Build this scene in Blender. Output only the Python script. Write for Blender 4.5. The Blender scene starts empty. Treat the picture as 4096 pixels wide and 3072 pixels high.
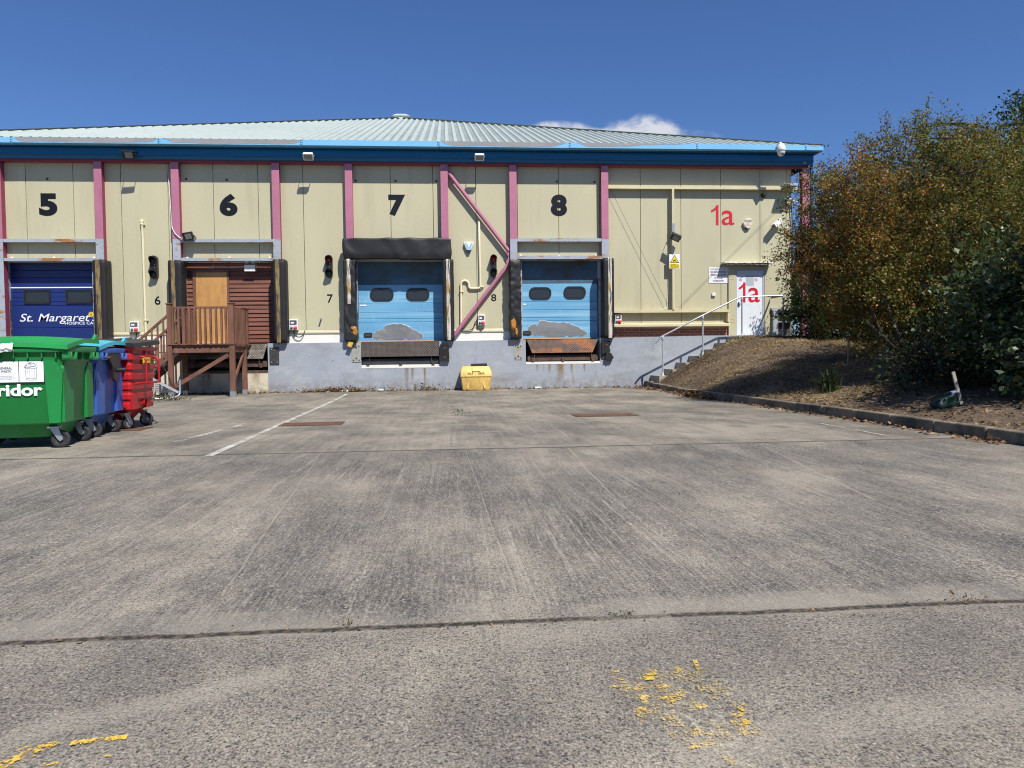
import bpy, math, random
import numpy as np
from mathutils import Vector, Matrix, noise as mnoise
random.seed(7); np.random.seed(7)
SC = bpy.context.scene
COL = SC.collection
R = math.radians

# ---------------------------------------------------------------- camera measures
F_PX = 3000.0
CAM = Vector((0, -22.22, .958))
_a, _p, _r = R(4.80), R(2.005), .0125
_f0 = Vector((math.sin(_a), math.cos(_a), 0)); _r0 = Vector((math.cos(_a), -math.sin(_a), 0)); _u0 = Vector((0, 0, 1))
FWD = _f0 * math.cos(_p) - _u0 * math.sin(_p)
_u1 = _u0 * math.cos(_p) + _f0 * math.sin(_p)
RGT = _r0 * math.cos(_r) - _u1 * math.sin(_r)
UPV = _r0 * math.sin(_r) + _u1 * math.cos(_r)

def gz(x, y):
    "height of the yard: it lifts a little towards the dock"
    t = min(max((y + 4.5) / 4.5, 0), 1)
    return .04 * t * t * (3 - 2 * t)

def ground_at(px, py, z=0.):
    "survey: where a sight line of the photograph meets the level z"
    d = FWD + RGT * ((px - 2048) / F_PX) - UPV * ((py - 1536) / F_PX)
    q = CAM + d * ((z - CAM.z) / d.z)
    return q.x, q.y

# ---------------------------------------------------------------- materials
class NT:
    def __init__(s, name):
        s.m = bpy.data.materials.new(name); s.m.use_nodes = True
        s.t = s.m.node_tree; s.b = s.t.nodes['Principled BSDF']; s.out = s.t.nodes['Material Output']
        s.co = s.t.nodes.new('ShaderNodeTexCoord').outputs['Object']
    def new(s, k, **kw):
        n = s.t.nodes.new(k)
        for a, v in kw.items(): setattr(n, a, v)
        return n
    def put(s, sock, v):
        if isinstance(v, bpy.types.NodeSocket): s.t.links.new(v, sock)
        elif isinstance(v, (tuple, list)) and len(v) == 3 and sock.type == 'RGBA': sock.default_value = (*v, 1)
        else: sock.default_value = v
    def math(s, op, a, b=0., c=0.):
        n = s.new('ShaderNodeMath', operation=op)
        s.put(n.inputs[0], a); s.put(n.inputs[1], b); s.put(n.inputs[2], c)
        return n.outputs[0]
    def mapr(s, v, a, b, c=0., d=1., smooth=False):
        n = s.new('ShaderNodeMapRange'); n.interpolation_type = 'SMOOTHSTEP' if smooth else 'LINEAR'
        s.put(n.inputs[0], v)
        for i, q in enumerate((a, b, c, d)): s.put(n.inputs[i + 1], q)
        return n.outputs[0]
    def scale(s, vec, sc, loc=(0, 0, 0)):
        n = s.new('ShaderNodeMapping'); s.put(n.inputs[0], vec); n.inputs['Scale'].default_value = sc; n.inputs['Location'].default_value = loc
        return n.outputs[0]
    def noise(s, sc, det=4, vec=None, rough=.55, dist=0.):
        n = s.new('ShaderNodeTexNoise'); s.put(n.inputs['Vector'], vec if vec is not None else s.co)
        n.inputs['Scale'].default_value = sc; n.inputs['Detail'].default_value = det
        n.inputs['Roughness'].default_value = rough; n.inputs['Distortion'].default_value = dist
        return n.outputs[0]
    def vor(s, sc, vec=None, feature='F1'):
        n = s.new('ShaderNodeTexVoronoi', feature=feature); s.put(n.inputs['Vector'], vec if vec is not None else s.co)
        n.inputs['Scale'].default_value = sc
        return n
    def mix(s, f, a, b, mode='MIX'):
        n = s.new('ShaderNodeMix', data_type='RGBA', blend_type=mode); n.clamp_factor = True
        s.put(n.inputs[0], f); s.put(n.inputs[6], a); s.put(n.inputs[7], b)
        return n.outputs[2]
    def xyz(s, vec=None):
        n = s.new('ShaderNodeSeparateXYZ'); s.put(n.inputs[0], vec if vec is not None else s.co)
        return n.outputs
    def bump(s, h, st=.3, dist=.01):
        n = s.new('ShaderNodeBump'); n.inputs['Strength'].default_value = st; n.inputs['Distance'].default_value = dist
        s.put(n.inputs['Height'], h); s.t.links.new(n.outputs[0], s.b.inputs['Normal'])

def sc3(c, k): return tuple(min(1, x * k) for x in c)

def mat(name, col, rough=.6, var=.14, scale=2.5, stretch=(1, 1, 1), metal=0., bump=0., bscale=60, bdist=.004,
        layers=(), spec=.4, fine=.05):
    """base colour varied by noise; layers: (colour, noise scale, threshold, softness, stretch) of stains, rust or bare patches"""
    n = NT(name)
    f = n.noise(scale, 5, n.scale(n.co, stretch))
    c = n.mix(n.mapr(f, .3, .7), sc3(col, 1 - var), sc3(col, 1 + var))
    if fine:
        c = n.mix(n.mapr(n.noise(scale * 22, 3), .35, .65), c, n.mix(1., c, sc3((1, 1, 1), 1 - 2 * fine), 'MULTIPLY'))
    rg = rough
    for L in layers:
        lc, ls, th, so, st = L
        k = n.mapr(n.noise(ls, 7, n.scale(n.co, st, (3.1, 7.7, 1.3)), .65), th, th + so)
        c = n.mix(k, c, lc)
    n.put(n.b.inputs['Base Color'], c); n.put(n.b.inputs['Roughness'], rg)
    n.b.inputs['Metallic'].default_value = metal; n.b.inputs['Specular IOR Level'].default_value = spec
    if bump: n.bump(n.noise(bscale, 5), bump, bdist)
    return n.m

RUST = (.20, .075, .03)
MT = {}
def mk(k, *a, **w): MT[k] = mat(k, *a, **w)
mk('cream_cladding', (.475, .445, .298), .5, .05, .7, (1, 1, .4), bump=.05, bscale=3, bdist=.02, fine=.015, layers=(((.37, .34, .235), 1.4, .54, .3, (1.6, 1, .2)), ((.30, .27, .2), 30, .76, .05, (1, 1, 1))))
mk('cream_trim', (.60, .54, .35), .5, .08, 2, layers=(((.36, .3, .18), 6, .64, .1, (.5, 1, 1)),))
mk('dark_gap', (.06, .055, .045), .9)
mk('grey_plinth', (.315, .345, .39), .75, .06, .9, bump=.25, bscale=14, bdist=.006,
   layers=(((.40, .415, .43), 1.1, .52, .2, (1, 1, 1.6)), ((.23, .235, .24), 1.7, .56, .2, (.5, 1, 1)), ((.21, .185, .15), 2.4, .60, .16, (1.5, 1, .3)), ((.13, .12, .11), 7, .66, .03, (.45, 1, 1.6)), ((.5, .5, .49), 5, .70, .03, (1, 1, 1))))
def splash(m_, col, z1):
    "brown splash dirt and rain spatter at the foot of a wall"
    t = m_.node_tree; b = t.nodes['Principled BSDF']; src = b.inputs['Base Color'].links[0].from_socket
    n = NT.__new__(NT); n.t = t; n.b = b; n.co = t.nodes.new('ShaderNodeTexCoord').outputs['Object']
    z = n.xyz()[2]; k = n.math('MULTIPLY', n.mapr(n.math('ADD', z, n.math('MULTIPLY', n.noise(1.5, 5), .3)), .12, z1, .8, 0), n.mapr(n.noise(7, 6), .36, .62))
    t.links.new(n.mix(k, src, col), b.inputs['Base Color'])
splash(MT['grey_plinth'], (.15, .12, .09), .62)
mk('cream_plinth', (.60, .54, .41), .8, .1, 1.2, bump=.2, bscale=14, layers=(((.25, .2, .14), 1.6, .62, .2, (1.5, 1, .35)),))
splash(MT['cream_plinth'], (.16, .12, .08), .6)
mk('white_band', (.74, .72, .66), .7, .05, 1.5, layers=(((.4, .37, .3), 3, .66, .15, (1, 1, .4)),))
mk('pink_paint', (.415, .155, .232), .5, .09, 1.5, layers=(((.33, .09, .17), 1.2, .56, .25, (1, 1, .6)), ((.12, .03, .05), 24, .76, .03, (1, 1, 1))))
mk('maroon_paint', (.27, .04, .085), .5, .1, 2)
mk('steel_grey_paint', (.34, .38, .43), .55, .08, 2, layers=(((.30, .14, .06), 2.6, .54, .07, (.6, 1, 1.4)), ((.13, .065, .045), 9, .62, .05, (.7, 1, 1.6))))
mk('gutter_blue', (.19, .47, .74), .4, .05, 1, layers=(((.3, .55, .8), 2, .6, .2, (.4, 1, 1)),))
mk('bare_grey', (.28, .28, .285), .6, .12, 2.5, (.5, 1, 1), layers=(((.4, .4, .4), 5, .62, .1, (1, 1, 2)),))
mk('fascia_blue', (.008, .125, .285), .42, .1, .6, (.4, 1, 1))
mk('roof_sheet', (.44, .50, .465), .5, .06, .35, (1, .35, 1), layers=(((.33, .37, .345), 3, .56, .25, (1, .3, 1)),), fine=.03)
mk('roof_pan', (.27, .305, .285), .55, .12, .5, (1, .35, 1), layers=(((.20, .22, .205), 2.2, .50, .2, (1.5, .3, 1)), ((.36, .40, .375), 3, .55, .2, (.7, .4, 1))), fine=.03)
mk('ridge_metal', (.55, .60, .56), .45, .08, 1)
mk('navy_paint', (.012, .027, .145), .4, .06, 1, (.3, 1, 1))
mk('black_rubber', (.014, .014, .015), .6, .25, 3, bump=.3, bscale=9, bdist=.012, layers=(((.04, .039, .037), 2, .6, .2, (1, 1, .5)),), spec=.35)
mk('black_vinyl', (.017, .017, .018), .48, .2, 2, bump=.25, bscale=7, bdist=.02, layers=(((.06, .058, .055), 2.5, .60, .2, (1, 1, 1)),), spec=.4)
mk('stripe_yellow', (.24, .165, .06), .6, .3, 6, (1, 1, .4), layers=(((.045, .04, .036), 7, .45, .12, (3, 1, .35)),))
mk('stripe_white', (.56, .52, .45), .6, .2, 6, (1, 1, .3), layers=(((.34, .22, .05), 2.6, .50, .1, (2, 1, .5)), ((.07, .062, .055), 6, .50, .06, (4, 1, .3))))
mk('brick_red', (.3, .09, .055), .8, .2, 5)
mk('timber_stain', (.17, .078, .05), .65, .34, 5, (1, 1, .3), bump=.3, bscale=30, bdist=.004, layers=(((.22, .1, .065), 7, .6, .12, (3, 3, .4)), ((.05, .018, .012), 12, .66, .06, (1, 1, .6))))
mk('timber_board', (.165, .058, .034), .55, .34, 3, (.35, 1, 3), bump=.3, bscale=30, bdist=.004, layers=(((.24, .09, .045), 5, .6, .12, (.3, 1, 3)), ((.05, .016, .01), 9, .66, .06, (.4, 1, 2))))
mk('raw_wood', (.62, .40, .22), .6, .15, 5, (.3, 1, 1))
mk('plywood', (.52, .275, .09), .5, .16, 2.6, (1.6, 1, .45), layers=(((.36, .17, .05), 3.5, .55, .2, (2, 1, .4)),), fine=.06)
mk('galvanised', (.42, .44, .46), .42, .14, 8, metal=.7, layers=(((.25, .25, .25), 6, .62, .1, (1, 1, 1)),))
mk('galvanised_paint', (.36, .39, .42), .5, .12, 5)
mk('aluminium', (.62, .63, .64), .35, .08, 5, metal=.8)
mk('tread_plate', (.085, .066, .055), .55, .3, 4, metal=.35, bump=.8, bscale=70, bdist=.01, layers=(((.13, .06, .03), 3, .55, .2, (1, 1, 1)),))
mk('rust_plate', (.13, .075, .05), .7, .3, 4, metal=.2, bump=.8, bscale=70, bdist=.01, layers=(((.52, .17, .035), 2.1, .47, .06, (.6, 1, 1.6)), ((.07, .045, .035), 9, .58, .05, (1, 1, 1))))
mk('rust_steel', (.10, .06, .045), .75, .4, 6, layers=(((.26, .1, .04), 4, .55, .12, (1, 1, 1)),))
mk('rust_cover', (.13, .062, .038), .8, .3, 5, bump=.4, bscale=50, layers=(((.22, .11, .06), 5, .55, .15, (1, 1, 1)),))
mk('dark_steel', (.045, .045, .047), .5, .25, 6, layers=(((.15, .06, .03), 9, .66, .06, (1, 1, 1)),))
mk('pale_plate', (.36, .36, .32), .55, .2, 5, metal=.2, layers=(((.28, .15, .06), 5, .6, .12, (1, 1, .6)),))
mk('black_plastic', (.018, .018, .02), .4, .2, 6)
mk('white_plastic', (.74, .74, .72), .45, .05, 5)
mk('white_door', (.70, .74, .78), .4, .04, 1, layers=(((.5, .52, .54), 3, .68, .2, (1, 1, .3)),))
mk('frame_grey', (.42, .46, .5), .5, .06, 2)
mk('ivory_pipe', (.72, .66, .46), .45, .06, 3)
mk('red_paint', (.55, .012, .03), .45, .06, 3)
mk('number_black', (.006, .008, .014), .6, .1, 3, spec=.2)
mk('grey_cable', (.3, .3, .3), .6)
mk('black_cable', (.02, .02, .02), .5)
mk('white_cable', (.7, .7, .68), .5)
mk('lens_grey', (.22, .22, .21), .15, .2, 8)
mk('lens_red', (.30, .012, .01), .25, .2, 10)
mk('lens_dark', (.04, .012, .012), .25)
mk('lens_green', (.012, .03, .02), .25)
mk('sign_white', (.78, .80, .82), .4, .03, 3)
mk('sign_yellow', (.80, .62, .02), .4, .04, 3)
mk('sign_black', (.015, .015, .015), .5)
mk('sign_maroon', (.16, .05, .07), .5)
mk('alarm_blue', (.30, .52, .70), .4, .05, 3)
mk('alarm_navy', (.012, .03, .09), .4)
mk('haven_cream', (.66, .62, .50), .45, .06, 5)
mk('socket_red', (.62, .06, .07), .4)
mk('socket_grey', (.10, .10, .11), .35)
mk('bin_green', (.012, .215, .048), .42, .1, 1.5, layers=(((.03, .26, .09), 2.2, .55, .25, (1, 1, .3)), ((.05, .12, .06), 6, .60, .12, (1, 1, .5)), ((.16, .30, .17), 26, .66, .05, (1, 1, .25))), fine=.04)
mk('bin_green_lid', (.02, .29, .065), .42, .12, 2, layers=(((.09, .3, .13), 4, .64, .15, (1, 1, 1)),))
mk('bin_blue', (.035, .115, .42), .42, .1, 1.5, layers=(((.07, .15, .42), 2.2, .55, .25, (1, 1, .4)), ((.14, .17, .24), 7, .60, .12, (1, 1, .4)), ((.2, .25, .4), 26, .66, .05, (1, 1, .25))))
mk('bin_teal', (.08, .44, .53), .42, .1, 2)
mk('bin_red', (.42, .012, .016), .4, .12, 2, layers=(((.30, .02, .02), 3, .55, .2, (1, 1, .4)), ((.5, .16, .14), 14, .64, .05, (1, 1, .5))))
mk('rubber_tyre', (.03, .03, .032), .75, .25, 9, layers=(((.1, .1, .095), 6, .6, .2, (1, 1, 1)),))
mk('salt_yellow', (.80, .54, .16), .55, .1, 3, layers=(((.42, .27, .10), 4, .50, .22, (1, 1, .6)), ((.2, .13, .05), 14, .66, .06, (1, 1, 1))))
mk('foam_orange', (.42, .19, .035), .85, .25, 8, bump=.6, bscale=25, bdist=.02)
mk('flap_yellow', (.50, .32, .05), .6, .3, 9, layers=(((.1, .07, .03), 8, .62, .06, (1, 1, 1)),))
mk('peel_grey', (.20, .205, .212), .5, .2, 2.5, (.5, 1, 1), bump=.5, bscale=4, bdist=.03, layers=(((.29, .29, .30), 2.5, .54, .15, (.5, 1, 1)), ((.12, .12, .125), 4, .62, .1, (.4, 1, 1.5)), ((.5, .5, .5), 12, .72, .03, (1, 1, 1))))
mk('peel_edge', (.55, .72, .85), .5)
mk('kerb_stone', (.21, .172, .122), .92, .3, 3, bump=.9, bscale=30, bdist=.015, layers=(((.055, .052, .045), 2.4, .44, .2, (1, 1, 1)), ((.34, .32, .28), 10, .62, .06, (1, 1, 1)), ((.05, .06, .03), 5, .66, .1, (1, 1, 1))))
mk('step_concrete', (.34, .31, .26), .85, .2, 4, bump=.4, bscale=30, bdist=.008, layers=(((.15, .13, .11), 3, .56, .2, (1, 1, 1)),))
mk('bark', (.05, .042, .034), .9, .35, 8, (2, 2, .5), bump=.6, bscale=30, bdist=.01)
mk('twig', (.12, .085, .06), .9, .3, 8)
mk('sack_green', (.006, .030, .022), .5, .25, 5, bump=.4, bscale=20, bdist=.02)
mk('stake_wood', (.27, .24, .2), .8, .2, 6)
mk('film_white', (.75, .75, .73), .3, .08, 8)

# door with faded, sun-bleached blue paint
def blue_door():
    n = NT('faded_blue_door')
    z = n.xyz()[2]
    f = n.noise(1.2, 6, n.scale(n.co, (.5, 1, 1.4)))
    c = n.mix(n.mapr(f, .3, .7), (.105, .305, .50), (.155, .385, .575))
    band = n.noise(2.2, 3, n.scale(n.co, (.06, 1, 2.2)))
    c = n.mix(n.mapr(band, .52, .72, 0, .75), c, (.33, .55, .70))
    c = n.mix(n.mapr(n.noise(5, 6, n.scale(n.co, (1.6, 1, .4))), .6, .8, 0, .5), c, (.40, .55, .64))
    n.put(n.b.inputs['Base Color'], c); n.b.inputs['Roughness'].default_value = .5
    return n.m
MT['blue_door'] = blue_door()
mk('dark_top_blue', (.055, .125, .19), .6, .25, 1.6, (.4, 1, 1), layers=(((.05, .055, .06), 2.2, .45, .25, (.6, 1, 1)),))  # darker, greyer blue for the top section of the blue doors

def brick_mat():
    n = NT('brick_courses')
    b = n.new('ShaderNodeTexBrick'); x, y, z = n.xyz()
    cb = n.new('ShaderNodeCombineXYZ'); n.put(cb.inputs[0], x); n.put(cb.inputs[1], n.math('SUBTRACT', z, 1.553))
    n.put(b.inputs['Vector'], cb.outputs[0])
    b.inputs['Scale'].default_value = 1; b.inputs['Brick Width'].default_value = .225; b.inputs['Row Height'].default_value = .075
    b.inputs['Mortar Size'].default_value = .006; b.inputs['Mortar Smooth'].default_value = .2
    b.inputs['Color1'].default_value = (.30, .085, .05, 1); b.inputs['Color2'].default_value = (.22, .062, .042, 1); b.inputs['Mortar'].default_value = (.40, .33, .26, 1)
    c = n.mix(n.mapr(n.noise(9, 5), .45, .7), b.outputs[0], (.16, .06, .045))
    n.put(n.b.inputs['Base Color'], n.mix(.6, b.outputs[0], c)); n.b.inputs['Roughness'].default_value = .85
    n.bump(b.outputs['Fac'], -.4, .01)
    return n.m
MT['brick'] = brick_mat()

def tread_mat(name, base, worn, th):
    "diamond tread plate: small raised lozenges"
    n = NT(name)
    w1 = n.new('ShaderNodeTexWave', wave_type='BANDS', bands_direction='DIAGONAL'); n.put(w1.inputs['Vector'], n.scale(n.co, (1, 0, 1))); w1.inputs['Scale'].default_value = 9
    w2 = n.new('ShaderNodeTexWave', wave_type='BANDS', bands_direction='DIAGONAL'); n.put(w2.inputs['Vector'], n.scale(n.co, (-1, 0, 1))); w2.inputs['Scale'].default_value = 9
    d = n.math('MULTIPLY', w1.outputs['Fac'], w2.outputs['Fac'])
    k = n.mapr(n.noise(2.3, 6, n.scale(n.co, (.6, 1, 1.5)), .65), th, th + .09)
    c = n.mix(n.mapr(n.noise(5, 5), .35, .65), sc3(base, .7), sc3(base, 1.3))
    c = n.mix(k, c, n.mix(n.mapr(n.noise(22, 4), .35, .65), sc3(worn, .75), worn))
    c = n.mix(n.mapr(d, .45, .7), sc3((1, 1, 1), .55), (1, 1, 1)) if False else n.mix(n.mapr(d, .35, .7, .5, 0), c, sc3(base, .45))
    n.put(n.b.inputs['Base Color'], c); n.b.inputs['Roughness'].default_value = .6; n.b.inputs['Metallic'].default_value = .15
    n.bump(d, .7, .01)
    return n.m
MT['tread_dark'] = tread_mat('tread_dark', (.06, .045, .037), (.11, .075, .05), .6)
MT['tread_rust'] = tread_mat('tread_rust', (.10, .06, .045), (.42, .14, .03), .47)
MT['tread_bare'] = tread_mat('tread_bare', (.12, .09, .07), (.30, .29, .27), .5)

def glass_mat():
    n = NT('dark_window'); n.b.inputs['Base Color'].default_value = (.018, .02, .022, 1); n.b.inputs['Roughness'].default_value = .12
    n.put(n.b.inputs['Roughness'], n.mapr(n.noise(3, 4), .3, .7, .06, .3)); n.b.inputs['Specular IOR Level'].default_value = .7
    return n.m
MT['glass'] = glass_mat()

def leaf_mat(name, c, tr=.35, rough=.5):
    n = NT(name)
    cc = n.mix(n.mapr(n.noise(1.7, 3), .3, .7), sc3(c, .75), sc3(c, 1.25))
    n.put(n.b.inputs['Base Color'], cc); n.b.inputs['Roughness'].default_value = rough; n.b.inputs['Specular IOR Level'].default_value = .35
    t = n.new('ShaderNodeBsdfTranslucent'); n.put(t.inputs[0], n.mix(1., cc, (1., 1.0, .6), 'MULTIPLY'))
    ms = n.new('ShaderNodeMixShader'); ms.inputs[0].default_value = tr
    n.t.links.new(n.b.outputs[0], ms.inputs[1]); n.t.links.new(t.outputs[0], ms.inputs[2]); n.t.links.new(ms.outputs[0], n.out.inputs[0])
    return n.m
LEAF = {k: leaf_mat('leaf_' + k, *v) for k, v in {
    'olive': ((.185, .175, .036), .38), 'moss': ((.095, .122, .028), .38), 'orange': ((.35, .135, .028), .38), 'rust': ((.25, .092, .03), .38), 'straw': ((.31, .245, .075), .38),
    'red': ((.27, .05, .035),), 'deep': ((.030, .050, .018),), 'green': ((.05, .085, .022),), 'viburnum': ((.05, .08, .034), .2, .38), 'viburnum_pale': ((.11, .15, .062), .25, .38),
    'grass': ((.06, .10, .025),), 'strap': ((.035, .058, .02),), 'dead': ((.17, .085, .038), .15, .8), 'dead_pale': ((.32, .20, .105), .15, .8), 'dry': ((.27, .19, .092), .15, .8), 'dry_dark': ((.088, .057, .034), .1, .9), 'dry_pale': ((.42, .32, .165), .15, .8)}.items()}

def yard_mat():
    n = NT('yard_concrete')
    x, y, z = n.xyz()
    big = n.noise(1.0, 6, n.scale(n.co, (.9, .5, 1)), .62)
    big2 = n.noise(.42, 4, n.scale(n.co, (1, .8, 1), (5, 2, 0)))
    blot = n.noise(1.5, 6, n.scale(n.co, (1, .7, 1), (1, 9, 0)), .65)
    streak = n.noise(1, 5, n.scale(n.co, (13, .45, 1)), .7)
    fine = n.noise(1, 3, n.scale(n.co, (75, 3.5, 1)), .6)
    far = n.mapr(y, -14.55, -14.1, 0, 1)                              # the slabs by the dock are smoother than the near ones
    near = n.mapr(y, -19.6, -19.4, 1, 0)
    w = n.math('ADD', n.math('MULTIPLY', big, .5), n.math('ADD', n.math('MULTIPLY', big2, .22), n.math('MULTIPLY', blot, .34)))
    w = n.math('ADD', w, n.math('MULTIPLY', n.math('SUBTRACT', streak, .5), n.mapr(near, 0, 1, .22, .03)))
    w = n.math('ADD', w, n.math('MULTIPLY', n.math('SUBTRACT', n.noise(1, 4, n.scale(n.co, (9, 6, 1)), .7), .5), .16))
    w = n.mapr(n.math('ADD', n.math('MULTIPLY', n.math('SUBTRACT', w, .53), n.mapr(near, 0, 1, 1, .6)), n.mapr(near, 0, 1, .525, .565)), .44, .62)
    mort = n.mix(w, (.098, .096, .092), (.335, .302, .25))
    mort = n.mix(n.mapr(n.noise(230, 2), .35, .65), n.mix(1., mort, (.68, .68, .69), 'MULTIPLY'), mort)
    # exposed aggregate
    warp = n.new('ShaderNodeVectorMath', operation='ADD'); n.put(warp.inputs[0], n.co)
    nz = n.new('ShaderNodeTexNoise'); nz.inputs['Scale'].default_value = 55; n.put(nz.inputs['Vector'], n.co)
    vm = n.new('ShaderNodeVectorMath', operation='SCALE'); n.put(vm.inputs[0], nz.outputs['Color']); vm.inputs['Scale'].default_value = .012
    n.put(warp.inputs[1], vm.outputs[0])
    vo = n.vor(125, warp.outputs[0])
    vc = n.xyz(vo.outputs['Color'])
    amt = n.mapr(w, .0, 1.0, .86, .26)
    amt = n.math('MULTIPLY', amt, n.mapr(far, 0, 1, 1, .5))
    stone = n.math('MULTIPLY', n.math('LESS_THAN', vc[0], amt), n.mapr(vo.outputs['Distance'], .42, .62, 1, 0))
    scol = n.mix(vc[1], (.036, .037, .042), (.175, .165, .158))
    scol = n.mix(n.math('GREATER_THAN', vc[2], .975), scol, (.34, .32, .29))
    c = n.mix(n.math('MULTIPLY', stone, .92), mort, scol)
    vo2 = n.vor(70, warp.outputs[0]); v2 = n.xyz(vo2.outputs['Color'])
    st2 = n.math('MULTIPLY', n.math('LESS_THAN', v2[0], n.mapr(w, 0, 1, .34, .14)), n.mapr(vo2.outputs['Distance'], .3, .48, 1, 0))
    c = n.mix(n.math('MULTIPLY', st2, n.mapr(far, 0, 1, .92, .2)), c, n.mix(v2[1], (.034, .037, .044), (.13, .125, .125)))
    # pale worn flecks in trails along the slabs
    tr = n.noise(1, 6, n.scale(n.co, (2.2, .7, 1), (7, 2, 0)), .7)
    fl = n.mapr(n.noise(1, 3, n.scale(n.co, (60, 34, 1))), .48, .60)
    c = n.mix(n.math('MULTIPLY', n.mapr(tr, .53, .68, 0, .7), fl), c, (.47, .435, .36))
    tr2 = n.noise(1, 5, n.scale(n.co, (1.5, .8, 1), (2, 8, 0)), .7)
    c = n.mix(n.math('MULTIPLY', n.mapr(tr2, .50, .66, 0, .62), n.mapr(near, 0, 1, 1, .5)), c, n.mix(1., c, (.50, .50, .52), 'MULTIPLY'))
    gr = n.noise(1, 2, n.scale(n.co, (150, 95, 1)), .6)
    c = n.mix(n.mapr(gr, .50, .60, 0, .55), c, n.mix(1., c, (1.75, 1.72, 1.66), 'MULTIPLY')); c = n.mix(n.mapr(gr, .50, .40, 0, .55), c, n.mix(1., c, (.48, .48, .49), 'MULTIPLY'))
    # grain that carries into the middle distance
    g1 = n.noise(34, 3, None, .7); g2 = n.noise(1, 3, n.scale(n.co, (60, 16, 1)), .7)
    c = n.mix(n.mapr(g1, .52, .68, 0, .55), c, n.mix(1., c, (.45, .45, .46), 'MULTIPLY'))
    g3 = n.noise(62, 3, None, .7)
    c = n.mix(n.math('MULTIPLY', n.mapr(near, 0, 1, 1, .12), n.mapr(g2, .54, .66, 0, .42)), c, (.44, .41, .355))
    c = n.mix(n.mapr(g3, .54, .66, 0, .5), c, (.43, .405, .355))
    # brushing and tyre scuffs along the slabs
    c = n.mix(n.math('MULTIPLY', n.mapr(near, 0, 1, 1, .1), n.mapr(fine, .45, .75, 0, .30)), c, (.44, .405, .34))
    nn = n.mapr(near, 0, 1, 1, 0)
    drift = n.new('ShaderNodeVectorMath', operation='ADD'); cbx = n.new('ShaderNodeCombineXYZ')
    n.put(cbx.inputs[0], n.math('MULTIPLY', n.math('SUBTRACT', n.noise(.25, 1), .5), .22)); n.put(drift.inputs[0], n.co); n.put(drift.inputs[1], cbx.outputs[0])
    patch_ = n.mapr(n.noise(.8, 4, n.scale(n.co, (1.3, .6, 1), (3, 3, 0))), .44, .62)
    for sx, oy, k_ in ((30, 1, .75), (18, 6, .6), (44, 11, .6)):
        ln = n.mapr(n.noise(1, 3, n.scale(drift.outputs[0], (sx, .10, 1), (oy, oy, 0)), .5), .60, .66)
        c = n.mix(n.math('MULTIPLY', n.math('MULTIPLY', ln, nn), n.math('MULTIPLY', n.math('MULTIPLY', patch_, k_ * .72), n.mapr(n.noise(1, 3, n.scale(n.co, (60, 9, 1)), .7), .38, .60))), c, (.45, .425, .37))
    c = n.mix(n.mapr(n.noise(1, 4, n.scale(n.co, (16, .2, 1), (9, 3, 0)), .6), .62, .80, 0, .26), c, (.11, .105, .10))
    side = n.noise(1, 4, n.scale(n.co, (.5, 14, 1), (2, 5, 0)), .65)
    c = n.mix(n.math('MULTIPLY', far, n.mapr(side, .56, .72, 0, .5)), c, (.45, .42, .36))
    c = n.mix(n.math('MULTIPLY', far, .30), c, n.mix(w, (.135, .127, .112), (.315, .288, .240)))
    # brown dirt near the dock and the kerb
    dirt = n.math('MULTIPLY', n.mapr(y, -3.2, -.3, 0, 1), n.mapr(n.noise(2.1, 5), .38, .62))
    c = n.mix(n.math('MULTIPLY', dirt, .6), c, (.16, .125, .09))
    dk = n.math('MULTIPLY', n.mapr(x, 4.6, 5.8, 0, 1), n.mapr(n.noise(2.6, 5), .40, .65))
    c = n.mix(n.math('MULTIPLY', dk, .55), c, (.13, .105, .08))
    # oil spots
    ov = n.vor(.7, n.scale(n.co, (1, .6, 1), (.3, .8, 0)))
    c = n.mix(n.mapr(ov.outputs['Distance'], .05, .13, .45, 0), c, (.07, .066, .06))
    # light bands of trowelled edging and the dark joints
    wob = n.math('MULTIPLY', n.math('SUBTRACT', n.noise(1.3, 6, n.scale(n.co, (1, 0, 0)), .7), .5), .10)
    yy = n.math('ADD', y, wob)
    for j, wd, ed in ((-4.7, .022, .13), (-9.65, .024, .15), (-14.32, .036, .13), (-19.54, .026, .17)):
        d = n.math('ABSOLUTE', n.math('SUBTRACT', yy, j))
        bd = n.math('SUBTRACT', n.math('SUBTRACT', y, j), .09)
        k = n.math('MULTIPLY', n.mapr(n.math('ABSOLUTE', bd), ed * .7, ed * .95, 1, 0), n.mapr(n.noise(1.6, 5, n.scale(n.co, (1, 1, 1), (0, j, 0))), .42, .66, .0, .62))
        c = n.mix(k, c, n.mix(n.mapr(n.noise(160, 2), .4, .6), (.255, .24, .205), (.34, .315, .27)))
        c = n.mix(n.math('MULTIPLY', n.mapr(d, wd * .5, wd * 1.1, 1, 0), n.mapr(n.noise(3, 4, n.scale(n.co, (1, 0, 0))), .25, .45, .72, 1)), c, n.mix(n.mapr(n.noise(34, 4), .45, .6), (.035, .033, .03), (.12, .10, .075)))
    # long trowel lines and cracks in the slabs
    def seg(x0, y0, x1, y1, wd, col, c, amp=.05, st=.8):
        t = n.mapr(y, min(y0, y1), max(y0, y1))
        xa, xb = (x0, x1) if y0 < y1 else (x1, x0)
        lx = n.math('ADD', n.math('MULTIPLY', t, xb - xa), xa)
        wv = n.math('MULTIPLY', n.math('SUBTRACT', n.noise(1.1, 6, n.scale(n.co, (0, 1, 0), (x0, x1, 0)), .65), .5), amp)
        d = n.math('ABSOLUTE', n.math('SUBTRACT', n.math('ADD', x, wv), lx))
        wd = wd * .8; st = st * .36
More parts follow.
